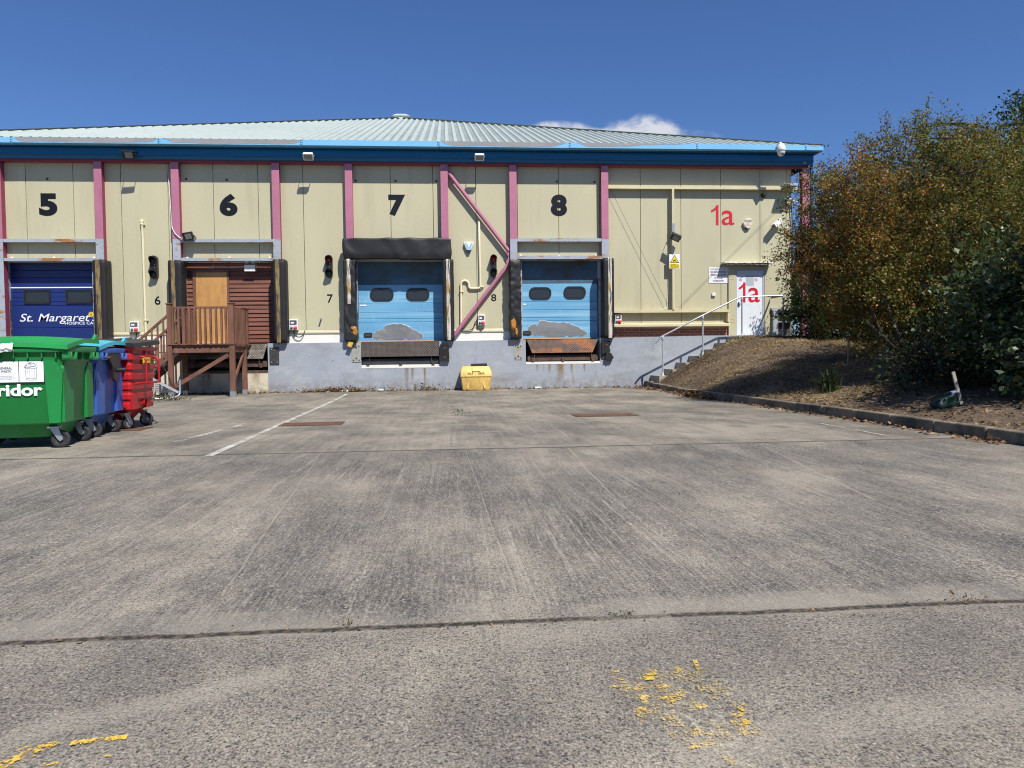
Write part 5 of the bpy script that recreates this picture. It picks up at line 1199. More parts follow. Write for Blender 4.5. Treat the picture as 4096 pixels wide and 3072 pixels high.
mb = MB(); mb.prismx([(-.20, 1.08), (.26, 1.08), (.24, .98), (.17, .90), (.14, .74), (.06, .70), (-.03, .74), (-.06, .90), (-.17, 1.0)], .655, .69); mb.lathe((.69, .10, .86), [(.03, 0), (.03, .10), (.02, .105), (0, .106)], 12, 'x'); obj('lifting_plate', mb, 'black_plastic', bb, .006, True)
mb = MB(); mb.tube([(.64, -.40, 1.06), (.72, -.38, 1.02), (.72, -.22, 1.02), (.64, -.2, 1.06)], .012, 8); obj('side_handle', mb, 'rust_steel', bb, 0, True)
RD = R(3.2)
rb = big_bin('wheeled_bin', 'large ribbed red bin with a black lid beside the timber stairs', bin_loc(-4.385, -11.33, RD, .67, -.53), RD, 'bin_red', 'black_plastic', True)
for y in (-.20, .36):
    mb = MB(); mb.tube([(.645, y, 1.04), (.70, y, 1.03), (.725, y, .98), (.725, y, .70), (.725, y, .66)], .014, 8); obj('bar_handle', mb, 'bin_red', rb, 0, True)
mb = MB(); mb.tube([(.64, -.42, .66), (.725, -.36, .665), (.725, .40, .665), (.66, .43, .665)], .016, 8); obj('bar_handle', mb, 'bin_red', rb, 0, True)
mb = MB(); mb.box(.655, .663, -.12, .18, .93, 1.03); lb = obj('warning_label', mb, 'sign_yellow', rb, 0, True)
mb = MB(); mb.box(.663, .6645, -.11, .17, .933, .95)
for k in range(4): mb.box(.663, .6645, .02 + k * .035, .035 + k * .035, .975 + .01 * (k % 2), 1.01)
obj('label_print', mb, 'sign_black', lb, 0, True)
mb = MB(); mb.lathe((.64, .09, 1.09), [(.10, 0), (.10, .018), (.085, .022), (.08, .012), (0, .012)], 20, 'x'); obj('round_emboss', mb, 'bin_red', rb, 0, True)
# crumpled clear film caught under the green lid
mb = MB(); nx, nz = 30, 12; vs = []
for j in range(nz + 1):
    for i in range(nx + 1):
        u, v = i / nx, j / nz
        w_ = .5 + .5 * mnoise.noise(Vector((u * 5, 3, 0)))
        p = Vector((-.30 + .46 * u, -.56 - .03 * abs(mnoise.noise(Vector((u * 9, v * 5, 1)))) - .02 * math.sin(v * 3), 1.185 - (.07 + .07 * w_ * (1 - abs(u - .45) * 1.1)) * v + .015 * mnoise.noise(Vector((u * 14, v * 8, 5)))))
        vs.append(p)
mb.add(vs, [(j * (nx + 1) + i, (j + 1) * (nx + 1) + i, (j + 1) * (nx + 1) + i + 1, j * (nx + 1) + i + 1) for j in range(nz) for i in range(nx)])
mb.xform(Matrix.Translation(gb.location) @ Matrix.Rotation(GR, 4, 'Z'))
tag(obj('plastic_film', mb, 'film_white'), 'crumpled clear plastic film hanging out under the green bin lid', 'plastic film')

# ================================================================ GRIT BIN, COVERS, PAINT
sb = thing('grit_bin', 'yellow salt and grit bin standing against the grey dock wall', 'grit bin', (.77, -.5, .03))
mb = MB()
def rect(w, d): return rr(w, d, .04, 3)
def shift(pts, dx, dy): return [(x + dx, y + dy) for x, y in pts]
loft(mb, [(shift(rect(.76, .46), .77, -.63), .045), (shift(rect(.80, .50), .77, -.63), .09), (shift(rect(.87, .60), .77, -.64), .44)])
mb.prism([(.50, .10), (.555, .31), (.60, .335), (.94, .335), (.985, .31), (1.04, .10), (.995, .10), (.95, .29), (.59, .29), (.545, .10)][::-1], -.915, -.85)
obj('body', mb, 'salt_yellow', sb, 0)
mb = MB(); loft(mb, [(shift(rect(.90, .63), .77, -.64), .44), (shift(rect(.90, .63), .77, -.64), .475), (shift(rect(.88, .61), .77, -.64), .56), (shift(rect(.80, .46), .76, -.59), .70), (shift(rect(.76, .40), .76, -.57), .725)])
obj('lid', mb, 'salt_yellow', sb, 0)
mb = MB(); mb.hexa([(.66, -.97, .585), (.90, -.97, .585), (.90, -.87, .585), (.66, -.87, .585), (.66, -.89, .715), (.88, -.89, .715), (.88, -.77, .73), (.66, -.77, .73)]); obj('lid_grip', mb, 'salt_yellow', sb, .012)
for tx, a, b_ in (('SALT', .525, .70), ('-', .735, .775), ('GRIT', .82, 1.01)):
    obj('lettering', text_mb(tx, a, b_, .505 if tx != '-' else .53, .56 if tx != '-' else .54, -.962, .012), 'number_black', sb)
mb = MB(); mb.hexa([(.63, -.70, .732), (1.10, -.68, .732), (1.10, -.38, .732), (.63, -.40, .732), (.64, -.69, .80), (1.09, -.67, .815), (1.09, -.39, .815), (.64, -.41, .80)])
tag(obj('black_tray', mb, 'black_plastic', None, .01), 'flat black plastic tray lying on the yellow grit bin', 'tray')

for label, pts in (('long rusty drain cover beside the white bay line', [(710, 296), (1125, 287), (1143, 269), (755, 275)]), ('long rusty drain cover nearer the right kerb', [(530, 238), (925, 226), (890, 209), (510, 222)]), ('rusty drain cover under the wheels of the red bin', [(860, 1628), (1235, 1582), (1180, 1560), (830, 1600)])):
    pass
def cover(label, x0, x1, y0, y1, sk=0.):
    t = thing('drain_cover', label, 'drain cover', ((x0 + x1) / 2, (y0 + y1) / 2, 0), R(1), 'rusty drain covers in the yard')
    w, d = (x1 - x0) / 2, (y1 - y0) / 2
    mb = MB(); mb.box(-w, w, -d, d, .004, .012); obj('plate', mb, 'rust_cover', t, .003, True)
    mb = MB(); mb.box(-w - .03, w + .03, -d - .03, -d, .003, .009); mb.box(-w - .03, w + .03, d, d + .03, .003, .009); mb.box(-w - .03, -w, -d, d, .003, .009); mb.box(w, w + .03, -d, d, .003, .009); obj('frame', mb, 'rust_steel', t, 0, True)
    mb = MB()
    for x in (-w + .07, w - .07): mb.box(x - .03, x + .03, -.02, .02, .012, .018)
    obj('lifting_key', mb, 'rust_steel', t, 0, True)
cover('long rusty drain cover touching the white bay line', -2.47, -1.63, -11.03, -10.55)
cover('long rusty drain cover between the blue door eight and the kerb', 2.04, 3.0, -10.40, -9.95)
cover('rusty drain cover under the wheels of the red bin', -4.75, -4.36, -11.3, -10.85)

def sheet(pts, z=.005):
    mb = MB(); mb.add([(x, y, z + gz(x, y)) for x, y in pts], [tuple(range(len(pts)))]); return mb
def strip(a, b, w, z=.005, n=16):
    mb = MB(); a, b = Vector(a), Vector(b); d = (b - a).normalized(); s = Vector((-d.y, d.x)) * w / 2; vs = []
    for i in range(n + 1):
        p = a.lerp(b, i / n); vs += [(p.x - s.x, p.y - s.y, z + gz(p.x, p.y)), (p.x + s.x, p.y + s.y, z + gz(p.x, p.y))]
    mb.add(vs, [(2 * i, 2 * i + 2, 2 * i + 3, 2 * i + 1) for i in range(n)]); return mb
tag(obj('painted_line', strip((-2.43, -14.46), (-2.775, -1.5), .085), 'white_line'), 'worn white bay line running from the joint to the dock wall', 'road marking')
a, b = ground_at(3277, 1694), ground_at(3560, 1746)
tag(obj('painted_line', strip(a, b, .05), 'white_line_faint'), 'thin worn white line nearest the right kerb', 'road marking')
a, b = ground_at(840, 1735), ground_at(985, 1696)
tag(obj('painted_line', strip((a[0] - .1, a[1] - 1), b, .10), 'white_line_faint'), 'faint broken white line between the bins and the bay line', 'road marking')
def blobs(strokes, n=14):
    mb = []
    for (x0, y0, x1, y1, w) in strokes:
        a, b = Vector((x0, y0)), Vector((x1, y1)); d = (b - a); L = d.length; d.normalize(); s = Vector((-d.y, d.x)); pts = []
        for i in range(n + 1): p = a + d * L * i / n + s * w * (.5 + .4 * mnoise.noise(Vector((i * .9, x0 * 9, y0)))); pts.append(p)
        for i in range(n, -1, -1): p = a + d * L * i / n - s * w * (.5 + .4 * mnoise.noise(Vector((i * .9, 5 + x0 * 9, y1)))); pts.append(p)
        mb.append(MB().add([(p.x, p.y, .004 + .0007 * (len(mb) % 5)) for p in pts], [tuple(range(len(pts)))]))
    return mb
def marking(label, strokes, m_):
    t = thing('yellow_marking', label, 'road marking', (strokes[0][0], strokes[0][1], 0))
    for b_ in blobs(strokes): obj('paint_patch', b_, m_, t)
def g4(x, y): return ground_at(x / 1.08, 1700 + y / 1.08)
def g5(x, y): return ground_at(2048 + x / 1.08, 1700 + y / 1.08)
def st(a, b, w): return (*a, *b, w)
marking('worn streak of yellow paint at the lower left corner of the yard', [st(g4(-40, 1480), g4(60, 1468), .035), st(g4(70, 1460), g4(150, 1408), .045), st(g4(60, 1412), g4(200, 1395), .02), st(g4(150, 1420), g4(250, 1378), .028), st(g4(305, 1385), g4(420, 1372), .022), st(g4(420, 1368), g4(550, 1352), .022), st(g4(180, 1474), g4(250, 1470), .014), st(g4(440, 1440), g4(480, 1436), .008)], 'yellow_strong')
marking('flaked yellow painted letters in the near right of the yard', [st(g5(415, 1070), g5(495, 1125), .018), st(g5(440, 1072), g5(470, 1068), .014), st(g5(520, 1068), g5(600, 1064), .012), st(g5(585, 1068), g5(665, 1106), .04), st(g5(600, 1110), g5(580, 1085), .03), st(g5(605, 1125), g5(720, 1195), .034), st(g5(640, 1170), g5(690, 1205), .02), st(g5(535, 1232), g5(560, 1270), .016), st(g5(540, 1232), g5(580, 1236), .018), st(g5(700, 1055), g5(745, 1065), .016), st(g5(790, 1022), g5(810, 1070), .012), st(g5(800, 1050), g5(850, 1085), .016), st(g5(850, 1172), g5(925, 1158), .022), st(g5(960, 1200), g5(1030, 1250), .026), st(g5(965, 1255), g5(1040, 1290), .034), st(g5(990, 1310), g5(1010, 1285), .02), st(g5(790, 1400), g5(860, 1380), .022), st(g5(920, 1440), g5(980, 1475), .02)], 'yellow_paint')
marking('faint yellow speckles of worn paint around the flaked yellow letters', [st(g5(520, 1100), g5(760, 1250), .16), st(g5(700, 1060), g5(930, 1180), .10), st(g5(720, 1380), g5(1040, 1300), .10), st(g5(540, 1250), g5(760, 1300), .08)], 'yellow_faint')

# ================================================================ GROUND, KERB, BANK
mb = MB()
ys = [-160, -60, -30, -22, -14, -9] + [-4.6 + .46 * i for i in range(11)] + [1.0]; xs = [-160, -40, -16, -10, -5, 0, 3, 5.86, 12, 40, 160]
vs = [(x, y, gz(x, y)) for y in ys for x in xs]; nx = len(xs)
mb.add(vs, [(j * nx + i, j * nx + i + 1, (j + 1) * nx + i + 1, (j + 1) * nx + i) for j in range(len(ys) - 1) for i in range(nx - 1)], True)
tag(obj('yard', mb, 'yard'), kind='structure')
mb = MB(); mb.add([(-400, 1, -.5), (400, 1, -.5), (400, 500, -.5), (-400, 500, -.5)], [(0, 1, 2, 3)]); tag(obj('terrain', mb, 'soil'), kind='structure')

random.seed(4)
mb = MB(); y = -.05
def kx(y): return 5.80 + .03 * math.sin(y * .35) - .012 * max(0, -y - 13.5) ** 2
while y > -24:
    L = .905; a, b = kx(y), kx(y - L); h0 = .14 + gz(0, y) + .05 * max(0, 1 + y / 1.5) + random.uniform(-.006, .006); h1 = h0 + random.uniform(-.006, .006); jx = random.uniform(-.006, .006)
    p = lambda x, yy, z: (x + jx, yy, z)
    mb.hexa([p(b - .012, y - L + .005, -.1), p(b + .14, y - L + .005, -.1), p(a + .14, y - .005, -.1), p(a - .012, y - .005, -.1), p(b + .012, y - L + .005, h1), p(b + .135, y - L + .005, h1), p(a + .135, y - .005, h0), p(a + .012, y - .005, h0)])
    y -= L
kb = obj('kerb', mb, 'kerb_stone', None, .022); tag(kb, kind='structure')
kb.modifiers['edge'].segments = 3

def bank_z(x, y):
    u = x - (kx(min(y, -.05)) + .10)
    H = float(np.interp(y, [-24, -14, -11, -9, -6, -3.5, -1.2, 40], [.12, .22, .34, .50, .88, 1.18, 1.32, 1.32])); L = float(np.interp(y, [-14, -9, -5, -1, 40], [3.2, 3.2, 3.0, 2.62, 2.6]))
    t = min(max(u / L, 0), 1); s = t * (1.22 - .22 * t * t)
    z = .115 + H * s + gz(0, y)
    n = .05 * mnoise.noise(Vector((x * 1.3, y * 1.3, 0))) + .02 * mnoise.noise(Vector((x * 4, y * 4, 3)))
    return z + n * min(1, max(0, u) * 2)
def bank_mesh():
    mb = MB(); yl = [-1.20 - .17 * i for i in range(84)] + [-15.6 - .8 * i for i in range(11)]; ul = [0, .04, .1] + [.1 + .16 * i for i in range(1, 40)] + [8, 12, 20, 40, 80]
    n = len(ul); vs = []
    for y in yl:
        for u in ul: x = kx(y) + .11 + u; vs.append((x, y, bank_z(x, y)))
    fs = [(j * n + i, (j + 1) * n + i, (j + 1) * n + i + 1, j * n + i + 1) for j in range(len(yl) - 1) for i in range(n - 1)]
    mb.add(vs, fs, True)
    mb.add([(10.42, -1.20, 1.45), (90, -1.20, 1.45), (90, 60, 1.6), (10.42, 60, 1.6)], [(0, 1, 2, 3)])
    return obj('bank', mb, 'soil')
tag(bank_mesh(), kind='structure')

# ================================================================ FOLIAGE
rng = np.random.default_rng(5)
def mesh_np(name, verts, nface, k, mats, midx, parent=None, label=None):
    me = bpy.data.meshes.new(name); N = len(verts)
    me.vertices.add(N); me.vertices.foreach_set('co', verts.astype(np.float32).ravel())
    me.loops.add(nface * k); me.loops.foreach_set('vertex_index', np.arange(N, dtype=np.int32) if N == nface * k else None)
    me.polygons.add(nface); me.polygons.foreach_set('loop_start', np.arange(0, nface * k, k, dtype=np.int32))
    for m_ in mats: me.materials.append(m_)
    me.polygons.foreach_set('material_index', midx.astype(np.int32)); me.update(calc_edges=True)
    o = bpy.data.objects.new(name, me); COL.objects.link(o)
    if parent is not None: o.parent = parent
    return o
def unit(v): return v / np.maximum(np.linalg.norm(v, axis=1, keepdims=True), 1e-9)
def leaf_quads(pos, axis, size, width=.5, droop=0., up=.3):
    "one lozenge per leaf: base, side, tip, side; the tip bends a little"
    n = len(pos); a = unit(axis); r = unit(rng.normal(size=(n, 3)) + np.array([0, 0, up])); s = unit(np.cross(a, r)); nn = np.cross(s, a)
    L = size[:, None]; fold = .12 * L
    b = pos; t = pos + a * L - nn * L * droop; mid = pos + a * L * .45
    v = np.stack([b, mid + s * L * width * .5 + nn * fold, t, mid - s * L * width * .5 + nn * fold], 1)
    return v.reshape(-1, 3)
def pick(blobs, n, shell=.45):
    vol = np.array([b[3] * b[4] * b[5] * (b[6] if len(b) > 6 else 1) for b in blobs]); k = rng.choice(len(blobs), n, p=vol / vol.sum())
    d = unit(rng.normal(size=(n, 3))); r = rng.random(n) ** shell
    B = np.array([b[:6] for b in blobs])[k]
    p = B[:, :3] + d * r[:, None] * B[:, 3:6]
    return p, d, r
def nz(p, f, s=0.): return np.array([mnoise.noise(Vector((float(q[0]) * f + s, float(q[1]) * f, float(q[2]) * f))) for q in p])

def foliage(name, label, cat, base, blobs, twigs, per, size, colours, stems=5, tl=(.25, .6), gap=-.25, gf=1.2, spread=.05, width=.55, sprigs=(), lift=.35, trunk_r=.06, shell=.4, bark='bark', group=None, trunk=True, minz=None):
    "colours: list of (leaf material, weight, bias) where bias leans the choice on a slow noise through the crown"
    root = thing(name, label, cat, base, 0, group)
    p, d, r = pick(blobs, twigs, shell)
    keep = nz(p, gf, base[0]) > gap
    if minz is not None: keep &= p[:, 2] > minz
    p, d = p[keep], d[keep]; n = len(p)
    dirs = unit(d * .75 + rng.normal(size=(n, 3)) * .55 + np.array([0, 0, lift])); L = rng.uniform(tl[0], tl[1], n)
    if len(sprigs):
        sp = np.array([s[:3] for s in sprigs]); sd = unit(np.array([s[3:6] for s in sprigs])); sl = np.array([s[6] for s in sprigs])
        p = np.vstack([p, sp]); dirs = np.vstack([dirs, sd]); L = np.append(L, sl)
    n = len(p)
    cnt = np.maximum(3, (per * L / np.mean(tl) * rng.uniform(.6, 1.3, n))).astype(int)
    idx = np.repeat(np.arange(n), cnt); N = len(idx)
    t = rng.random(N)
    curve = (t * t)[:, None] * np.array([0, 0, -.12]) * L[idx][:, None]
    pos = p[idx] + dirs[idx] * (L[idx] * t)[:, None] + curve + rng.normal(size=(N, 3)) * spread
    ax = dirs[idx] * .5 + rng.normal(size=(N, 3)) * .7 + np.array([0, 0, -.1])
    sz = size * rng.uniform(.65, 1.3, N)
    v = leaf_quads(pos, ax, sz, width, .1)
    q = nz(p, .55, base[1]) * 1.6 + rng.normal(size=n) * .25
    q = q[idx] + rng.normal(size=N) * .28
    w = np.stack([np.full(N, c[1]) * np.exp(c[2] * q) * (c[3](pos) if len(c) > 3 else 1) for c in colours], 1); w = np.cumsum(w / w.sum(1, keepdims=True), 1)
    mi = (rng.random(N)[:, None] > w).sum(1)
    cr = mesh_np('crown', v - np.array(base), N, 4, [LEAF[c[0]] for c in colours], mi, root)
    # trunk, limbs and the twigs the leaves sit on
    mb = MB(); B = Vector(base); nodes = []
    for k in range(stems):
        b = blobs[k % len(blobs)]; tgt = Vector((b[0], b[1], b[2])) + Vector(rng.normal(size=3) * np.array(b[3:6]) * .45); tgt.z = max(tgt.z, base[2] + .4) + b[5] * .35
        s = B + Vector((rng.normal() * trunk_r * 1.6, rng.normal() * trunk_r * 1.6, -.1)); pts = []
        m1 = s.lerp(tgt, .35) + Vector((rng.normal() * .08, rng.normal() * .08, .22)) * (tgt - s).length * .5
        for i in range(9):
            u = i / 8; q_ = s * (1 - u) ** 2 + m1 * 2 * u * (1 - u) + tgt * u * u; pts.append(q_ + Vector(rng.normal(size=3) * .02)); nodes.append(pts[-1])
        mb.tube(pts, [trunk_r * (1 - .85 * i / 8) for i in range(9)], 7)
    nd = np.array([tuple(q_) for q_ in nodes])
    lim = min(n, 260); sel = np.concatenate([rng.choice(n, lim, replace=False), np.arange(n - len(sprigs), n)]).astype(int)
    for i in sel:
        j = np.argmin(((nd - p[i]) ** 2).sum(1) + 3 * np.maximum(0, nd[:, 2] - p[i][2])); a = Vector(nd[j]); c = Vector(p[i]); m1 = a.lerp(c, .5) + Vector((0, 0, .12)) * (c - a).length
        mb.tube([a, a.lerp(m1, .6), m1.lerp(c, .5), c, c + Vector(dirs[i]) * float(L[i]) * .9], [.018, .014, .010, .006, .003], 4, False)
    if trunk: obj('trunk', mb, bark, root)
    return root

HB = (8.1, -9.9, .40)
left = lambda p: .45 + 1.1 / (1 + np.exp((p[:, 0] - 8.3) * 1.1))
right = lambda p: .5 + 1.0 / (1 + np.exp(-(p[:, 0] - 8.6) * 1.3))
SPR = [(9.45, -8.0, 4.95, .05, 0, 1, 1.15), (9.5, -8.0, 5.4, -.55, 0, .6, .45), (9.5, -8.0, 5.35, .6, 0, .55, .5), (10.05, -8.0, 4.9, .12, 0, 1, .75), (10.3, -8.1, 4.95, .8, .1, .6, .55), (8.2, -8.3, 4.7, -.5, 0, .85, .6), (7.8, -8.4, 4.45, -.35, 0, .95, .65), (8.5, -8.3, 4.9, -.1, 0, 1, .75), (9.0, -8.2, 5.0, .25, 0, 1, .6), (9.75, -8.1, 5.0, -.2, 0, 1, .6), (10.6, -8.2, 4.9, .3, 0, 1, .5), (7.2, -8.4, 4.1, -.8, 0, .6, .55), (7.6, -8.3, 4.2, -.7, 0, .7, .75), (7.0, -8.4, 3.9, -.9, 0, .45, .7), (7.0, -8.4, 3.6, -.9, 0, .25, .75), (7.0, -8.6, 3.2, -.9, 0, .25, .5), (7.05, -8.5, 2.6, -.9, 0, .1, .45), (8.8, -8.4, 5.0, -.2, 0, 1, .5), (7.1, -8.3, 4.0, -.6, 0, .55, .65)]
foliage('hawthorn_tree', 'broad hawthorn tree turning orange beside the right corner of the warehouse', 'tree', HB,
        [(8.7, -9.2, 3.15, 2.2, 1.7, 1.75), (10.3, -8.6, 3.5, 1.7, 1.5, 1.5), (7.45, -8.9, 3.05, 1.15, 1.1, 1.25, 1.3), (7.08, -8.7, 2.5, .65, .6, .95, 1.8), (7.1, -8.6, 3.6, .6, .5, .55, 1.6), (7.7, -9.2, 1.85, .8, .7, .6, 1.3), (8.9, -8.9, 4.4, 1.3, 1.0, .6), (8.3, -9.4, 1.75, 1.5, 1.2, .8), (9.8, -9.2, 1.9, 1.5, 1.1, .8)],
        4800, 44, .048, [('olive', 2.0, -.4, right), ('moss', 1.6, -.7, right), ('orange', .66, 1.0, left), ('rust', .40, .8, left), ('straw', .55, .3), ('red', .05, .8, left), ('deep', .3, -.8)], stems=10, tl=(.25, .62), gap=-.22, gf=1.7, spread=.055, sprigs=SPR + SPR, trunk_r=.05, minz=.75)
foliage('evergreen_shrub', 'dark green shrub crowding the handrail end below the orange tree', 'shrub', (10.6, -2.8, 1.35),
        [(10.1, -2.4, 2.35, .7, .7, 1.0, 1.6), (9.95, -1.9, 1.9, .5, .4, .45, 2.2), (10.7, -3.2, 2.4, 1.1, 1.0, 1.4), (9.95, -2.9, 1.75, .7, .7, .55), (10.9, -2.2, 3.5, .9, .8, .9), (10.3, -2.4, 3.2, .6, .6, .6)],
        760, 38, .075, [('deep', 1., 0), ('green', .7, -.3), ('moss', .3, .5)], stems=6, tl=(.25, .55), gap=-.3, gf=1.5, spread=.06,
        sprigs=[(9.55, -2.4, 2.75, -.9, -.1, .5, .75), (9.55, -2.5, 2.3, -.9, -.1, .3, .5), (9.8, -2.4, 3.3, -.7, 0, .6, .55), (9.5, -2.4, 1.9, -.9, 0, .2, .5), (9.75, -2.3, 3.6, -.8, 0, .35, .7)])
foliage('viburnum_shrub', 'large-leaved dark viburnum shrub at the right edge behind the green sack', 'shrub', (8.45, -12.1, .25),
        [(8.35, -12.0, 1.75, 1.15, .9, .85), (7.75, -12.35, .95, .72, .55, .55), (8.75, -12.5, .85, .9, .7, .65), (7.9, -13.1, .75, .55, .45, .5, 1.5), (8.7, -13.4, 1.2, .8, .5, .8), (8.9, -11.8, 1.4, 1.0, .8, 1.0)],
        720, 15, .105, [('viburnum', 1., 0), ('viburnum_pale', .8, .3), ('deep', .5, -.3)], stems=9, tl=(.25, .5), gap=-.3, gf=1.6, spread=.07, width=.62, trunk_r=.03)
foliage('undergrowth_shrub', 'low dark undergrowth shrub beneath the orange tree', 'shrub', (8.3, -10.9, .35),
        [(7.9, -10.7, .75, 1.05, .6, .45), (9.2, -10.9, .9, 1.2, .7, .7), (8.7, -10.2, 1.0, 1.3, .7, .6)],
        340, 14, .085, [('deep', 1., 0), ('viburnum', .6, 0)], stems=5, tl=(.2, .45), gap=-.35, gf=1.6, spread=.07, trunk_r=.02)
foliage('bramble_shrub', 'dense dark bramble thicket on the bank between the shrub and the orange tree', 'shrub', (11.0, -6.0, .95),
        [(10.6, -6.2, 1.7, 1.5, 1.4, 1.0), (12.5, -5.5, 2.3, 2.0, 2.0, 1.5), (13.2, -1.5, 2.2, 2.0, 1.2, 1.3), (11.6, -3.9, 1.9, 1.2, 1.0, .9), (11.9, -7.8, 1.8, 1.6, 1.4, 1.3)],
        950, 24, .11, [('deep', 1., 0), ('green', .4, -.3)], stems=6, tl=(.25, .5), gap=-.4, gf=1.3, spread=.09, trunk_r=.025)
BGC = [('deep', 1., 0), ('green', .9, -.3), ('moss', .35, .5)]
G = 'broadleaf trees behind the bank'
foliage('broadleaf_tree', 'round dark green tree just past the warehouse corner, behind the orange tree', 'tree', (14.2, 1.5, 1.4), [(13.9, 1.2, 4.0, 1.9, 1.8, 2.0), (15.5, 2.0, 4.6, 2.0, 1.8, 2.2), (12.6, 1.6, 2.9, 1.5, 1.2, 1.6), (13.2, 5.5, 3.0, 2.0, 1.8, 2.0)], 1200, 26, .12, BGC, stems=6, tl=(.3, .8), gap=-.35, gf=.9, spread=.09, trunk_r=.12, group=G)
foliage('broadleaf_tree', 'mid green tree rising behind the crown of the orange tree', 'tree', (17.0, -1.5, 1.4), [(16.6, -1.5, 5.0, 2.2, 2.0, 2.5), (15.2, -2.5, 4.0, 1.8, 1.6, 2.0), (18.5, -1.5, 5.0, 2.0, 2.0, 2.3)], 900, 26, .12, [('green', 1., 0), ('olive', .4, .4), ('deep', .6, -.3)], stems=6, tl=(.3, .8), gap=-.35, gf=.9, spread=.09, trunk_r=.12, group=G)
foliage('broadleaf_tree', 'tallest dark tree at the upper right edge of the view', 'tree', (20.2, 1.5, 1.4), [(20.5, 1.5, 7.3, 2.4, 2.2, 2.7), (19.6, 1.2, 5.6, 2.2, 2.0, 2.2), (19.0, 1.5, 8.0, .6, .5, .5, 2), (21.5, 2, 9.3, 1.8, 1.8, 1.6)], 900, 26, .13, [('deep', 1., 0), ('green', .6, -.3)], stems=7, tl=(.3, .9), gap=-.3, gf=.8, spread=.1, trunk_r=.14, group=G)
foliage('broadleaf_tree', 'shady tree at the right of the kerb, unseen beyond the edge of view', 'tree', (10.8, -15.4, .3), [(9.0, -15.1, 4.3, 1.25, 1.2, 1.1), (10.4, -14.6, 4.7, 1.7, 1.5, 1.3), (11.9, -13.4, 4.2, 1.7, 1.5, 1.6)], 760, 26, .12, BGC, stems=6, tl=(.3, .7), gap=-.25, gf=1.0, spread=.09, trunk_r=.1, group=G)  # unseen tree inferred from shade, crown placed to shadow viburnum, sack and kerb

def strap_plant(name, label, base, n, L, mats, w=.022, spread=1.):
    c = []; mi = []
    for i in range(n):
        a = rng.uniform(0, 2 * math.pi); l = L * rng.uniform(.6, 1.15); lean = rng.uniform(.15, .75) * spread; w_ = w * rng.uniform(.7, 1.2)
        dx, dy = math.cos(a), math.sin(a); sx, sy = -dy * w_ / 2, dx * w_ / 2; bx, by = rng.normal(0, .07, 2)
        K = 6; pr = []
        for k in range(K + 1):
            u = k / K; h = l * (u - .55 * lean * u * u * u * 1.3); o_ = l * lean * u * u * .9; t = 1 - u ** 2.5 * .95
            pr.append(((bx + dx * o_ - sx * t, by + dy * o_ - sy * t, h), (bx + dx * o_ + sx * t, by + dy * o_ + sy * t, h)))
        m = rng.integers(0, len(mats))
        for k in range(K): c += [pr[k][0], pr[k][1], pr[k + 1][1], pr[k + 1][0]]; mi.append(m)
    root = thing(name, label, 'plant', base)
    mesh_np('blades', np.array(c), len(mi), 4, [LEAF[m] for m in mats], np.array(mi), root)
    return root
strap_plant('strap_leaved_plant', 'clump of arching strap leaves on the bank just behind the kerb', (6.75, -9.35, bank_z(6.75, -9.35) - .02), 75, .55, ['strap', 'deep', 'green'], .03)
def weed(label, x, y, n, L, mats=('grass', 'green'), r=.1, z=None):
    c = []; mi = []
    for i in range(n):
        a = rng.uniform(0, 6.28); e = rng.uniform(.2, 1.2); d = np.array([math.cos(a) * math.cos(e), math.sin(a) * math.cos(e), math.sin(e)]); l = L * rng.uniform(.4, 1.1)
        p = np.array([rng.normal(0, r), rng.normal(0, r * .6), 0.]) + d * l * rng.random() * .8; p[2] = abs(p[2])
        v = leaf_quads(p[None], d[None] + rng.normal(size=(1, 3)) * .5, np.array([l * .38]), .4); c.append(v); mi.append(rng.integers(0, len(mats)))
    root = thing('weed', label, 'weed', (x, y, gz(x, y) if z is None else z), 0, 'weeds in the yard')
    mesh_np('leaves', np.vstack(c), len(mi), 4, [LEAF[m] for m in mats], np.array(mi), root); return root
weed('grey-green weed clump sprawling in front of the slatted ramp', -6.95, -3.1, 260, .22, ('strap', 'dry', 'green'), .28)
weed('leafy dead-topped weed below the leveller of door seven', -.62, PY - .14, 120, .30, ('strap', 'dry', 'dry_pale'), .20)
weed('small dry weed against the grey dock wall left of the leafy weed', -1.6, PY - .12, 60, .24, ('dry', 'dry_pale'), .15)
weed('tiny green weed in the middle joint of the yard', *ground_at(1845, 1660), 30, .14, ('grass',), .07)
weed('tiny weed in the near joint left of the centre', *ground_at(1400, 2502), 26, .045, ('dry', 'strap'), .012)
weed('low green moss tuft in the near joint right of the centre', *ground_at(2495, 2463), 40, .035, ('strap', 'moss'), .025)
weed('dry moss tuft in the near joint at the far right', *ground_at(3870, 2402), 46, .045, ('dry', 'dry_dark'), .045)
weed('small green weed at the foot of the kerb under the orange tree', *ground_at(3230, 1650), 40, .10, ('grass',), .07)
weed('bright green weed at the foot of the kerb beside the thin white line', *ground_at(3565, 1700), 40, .08, ('grass',), .06)
weed('reddish dry weed at the foot of the kerb near the green sack', *ground_at(3900, 1768), 46, .10, ('dead', 'dry'), .06)

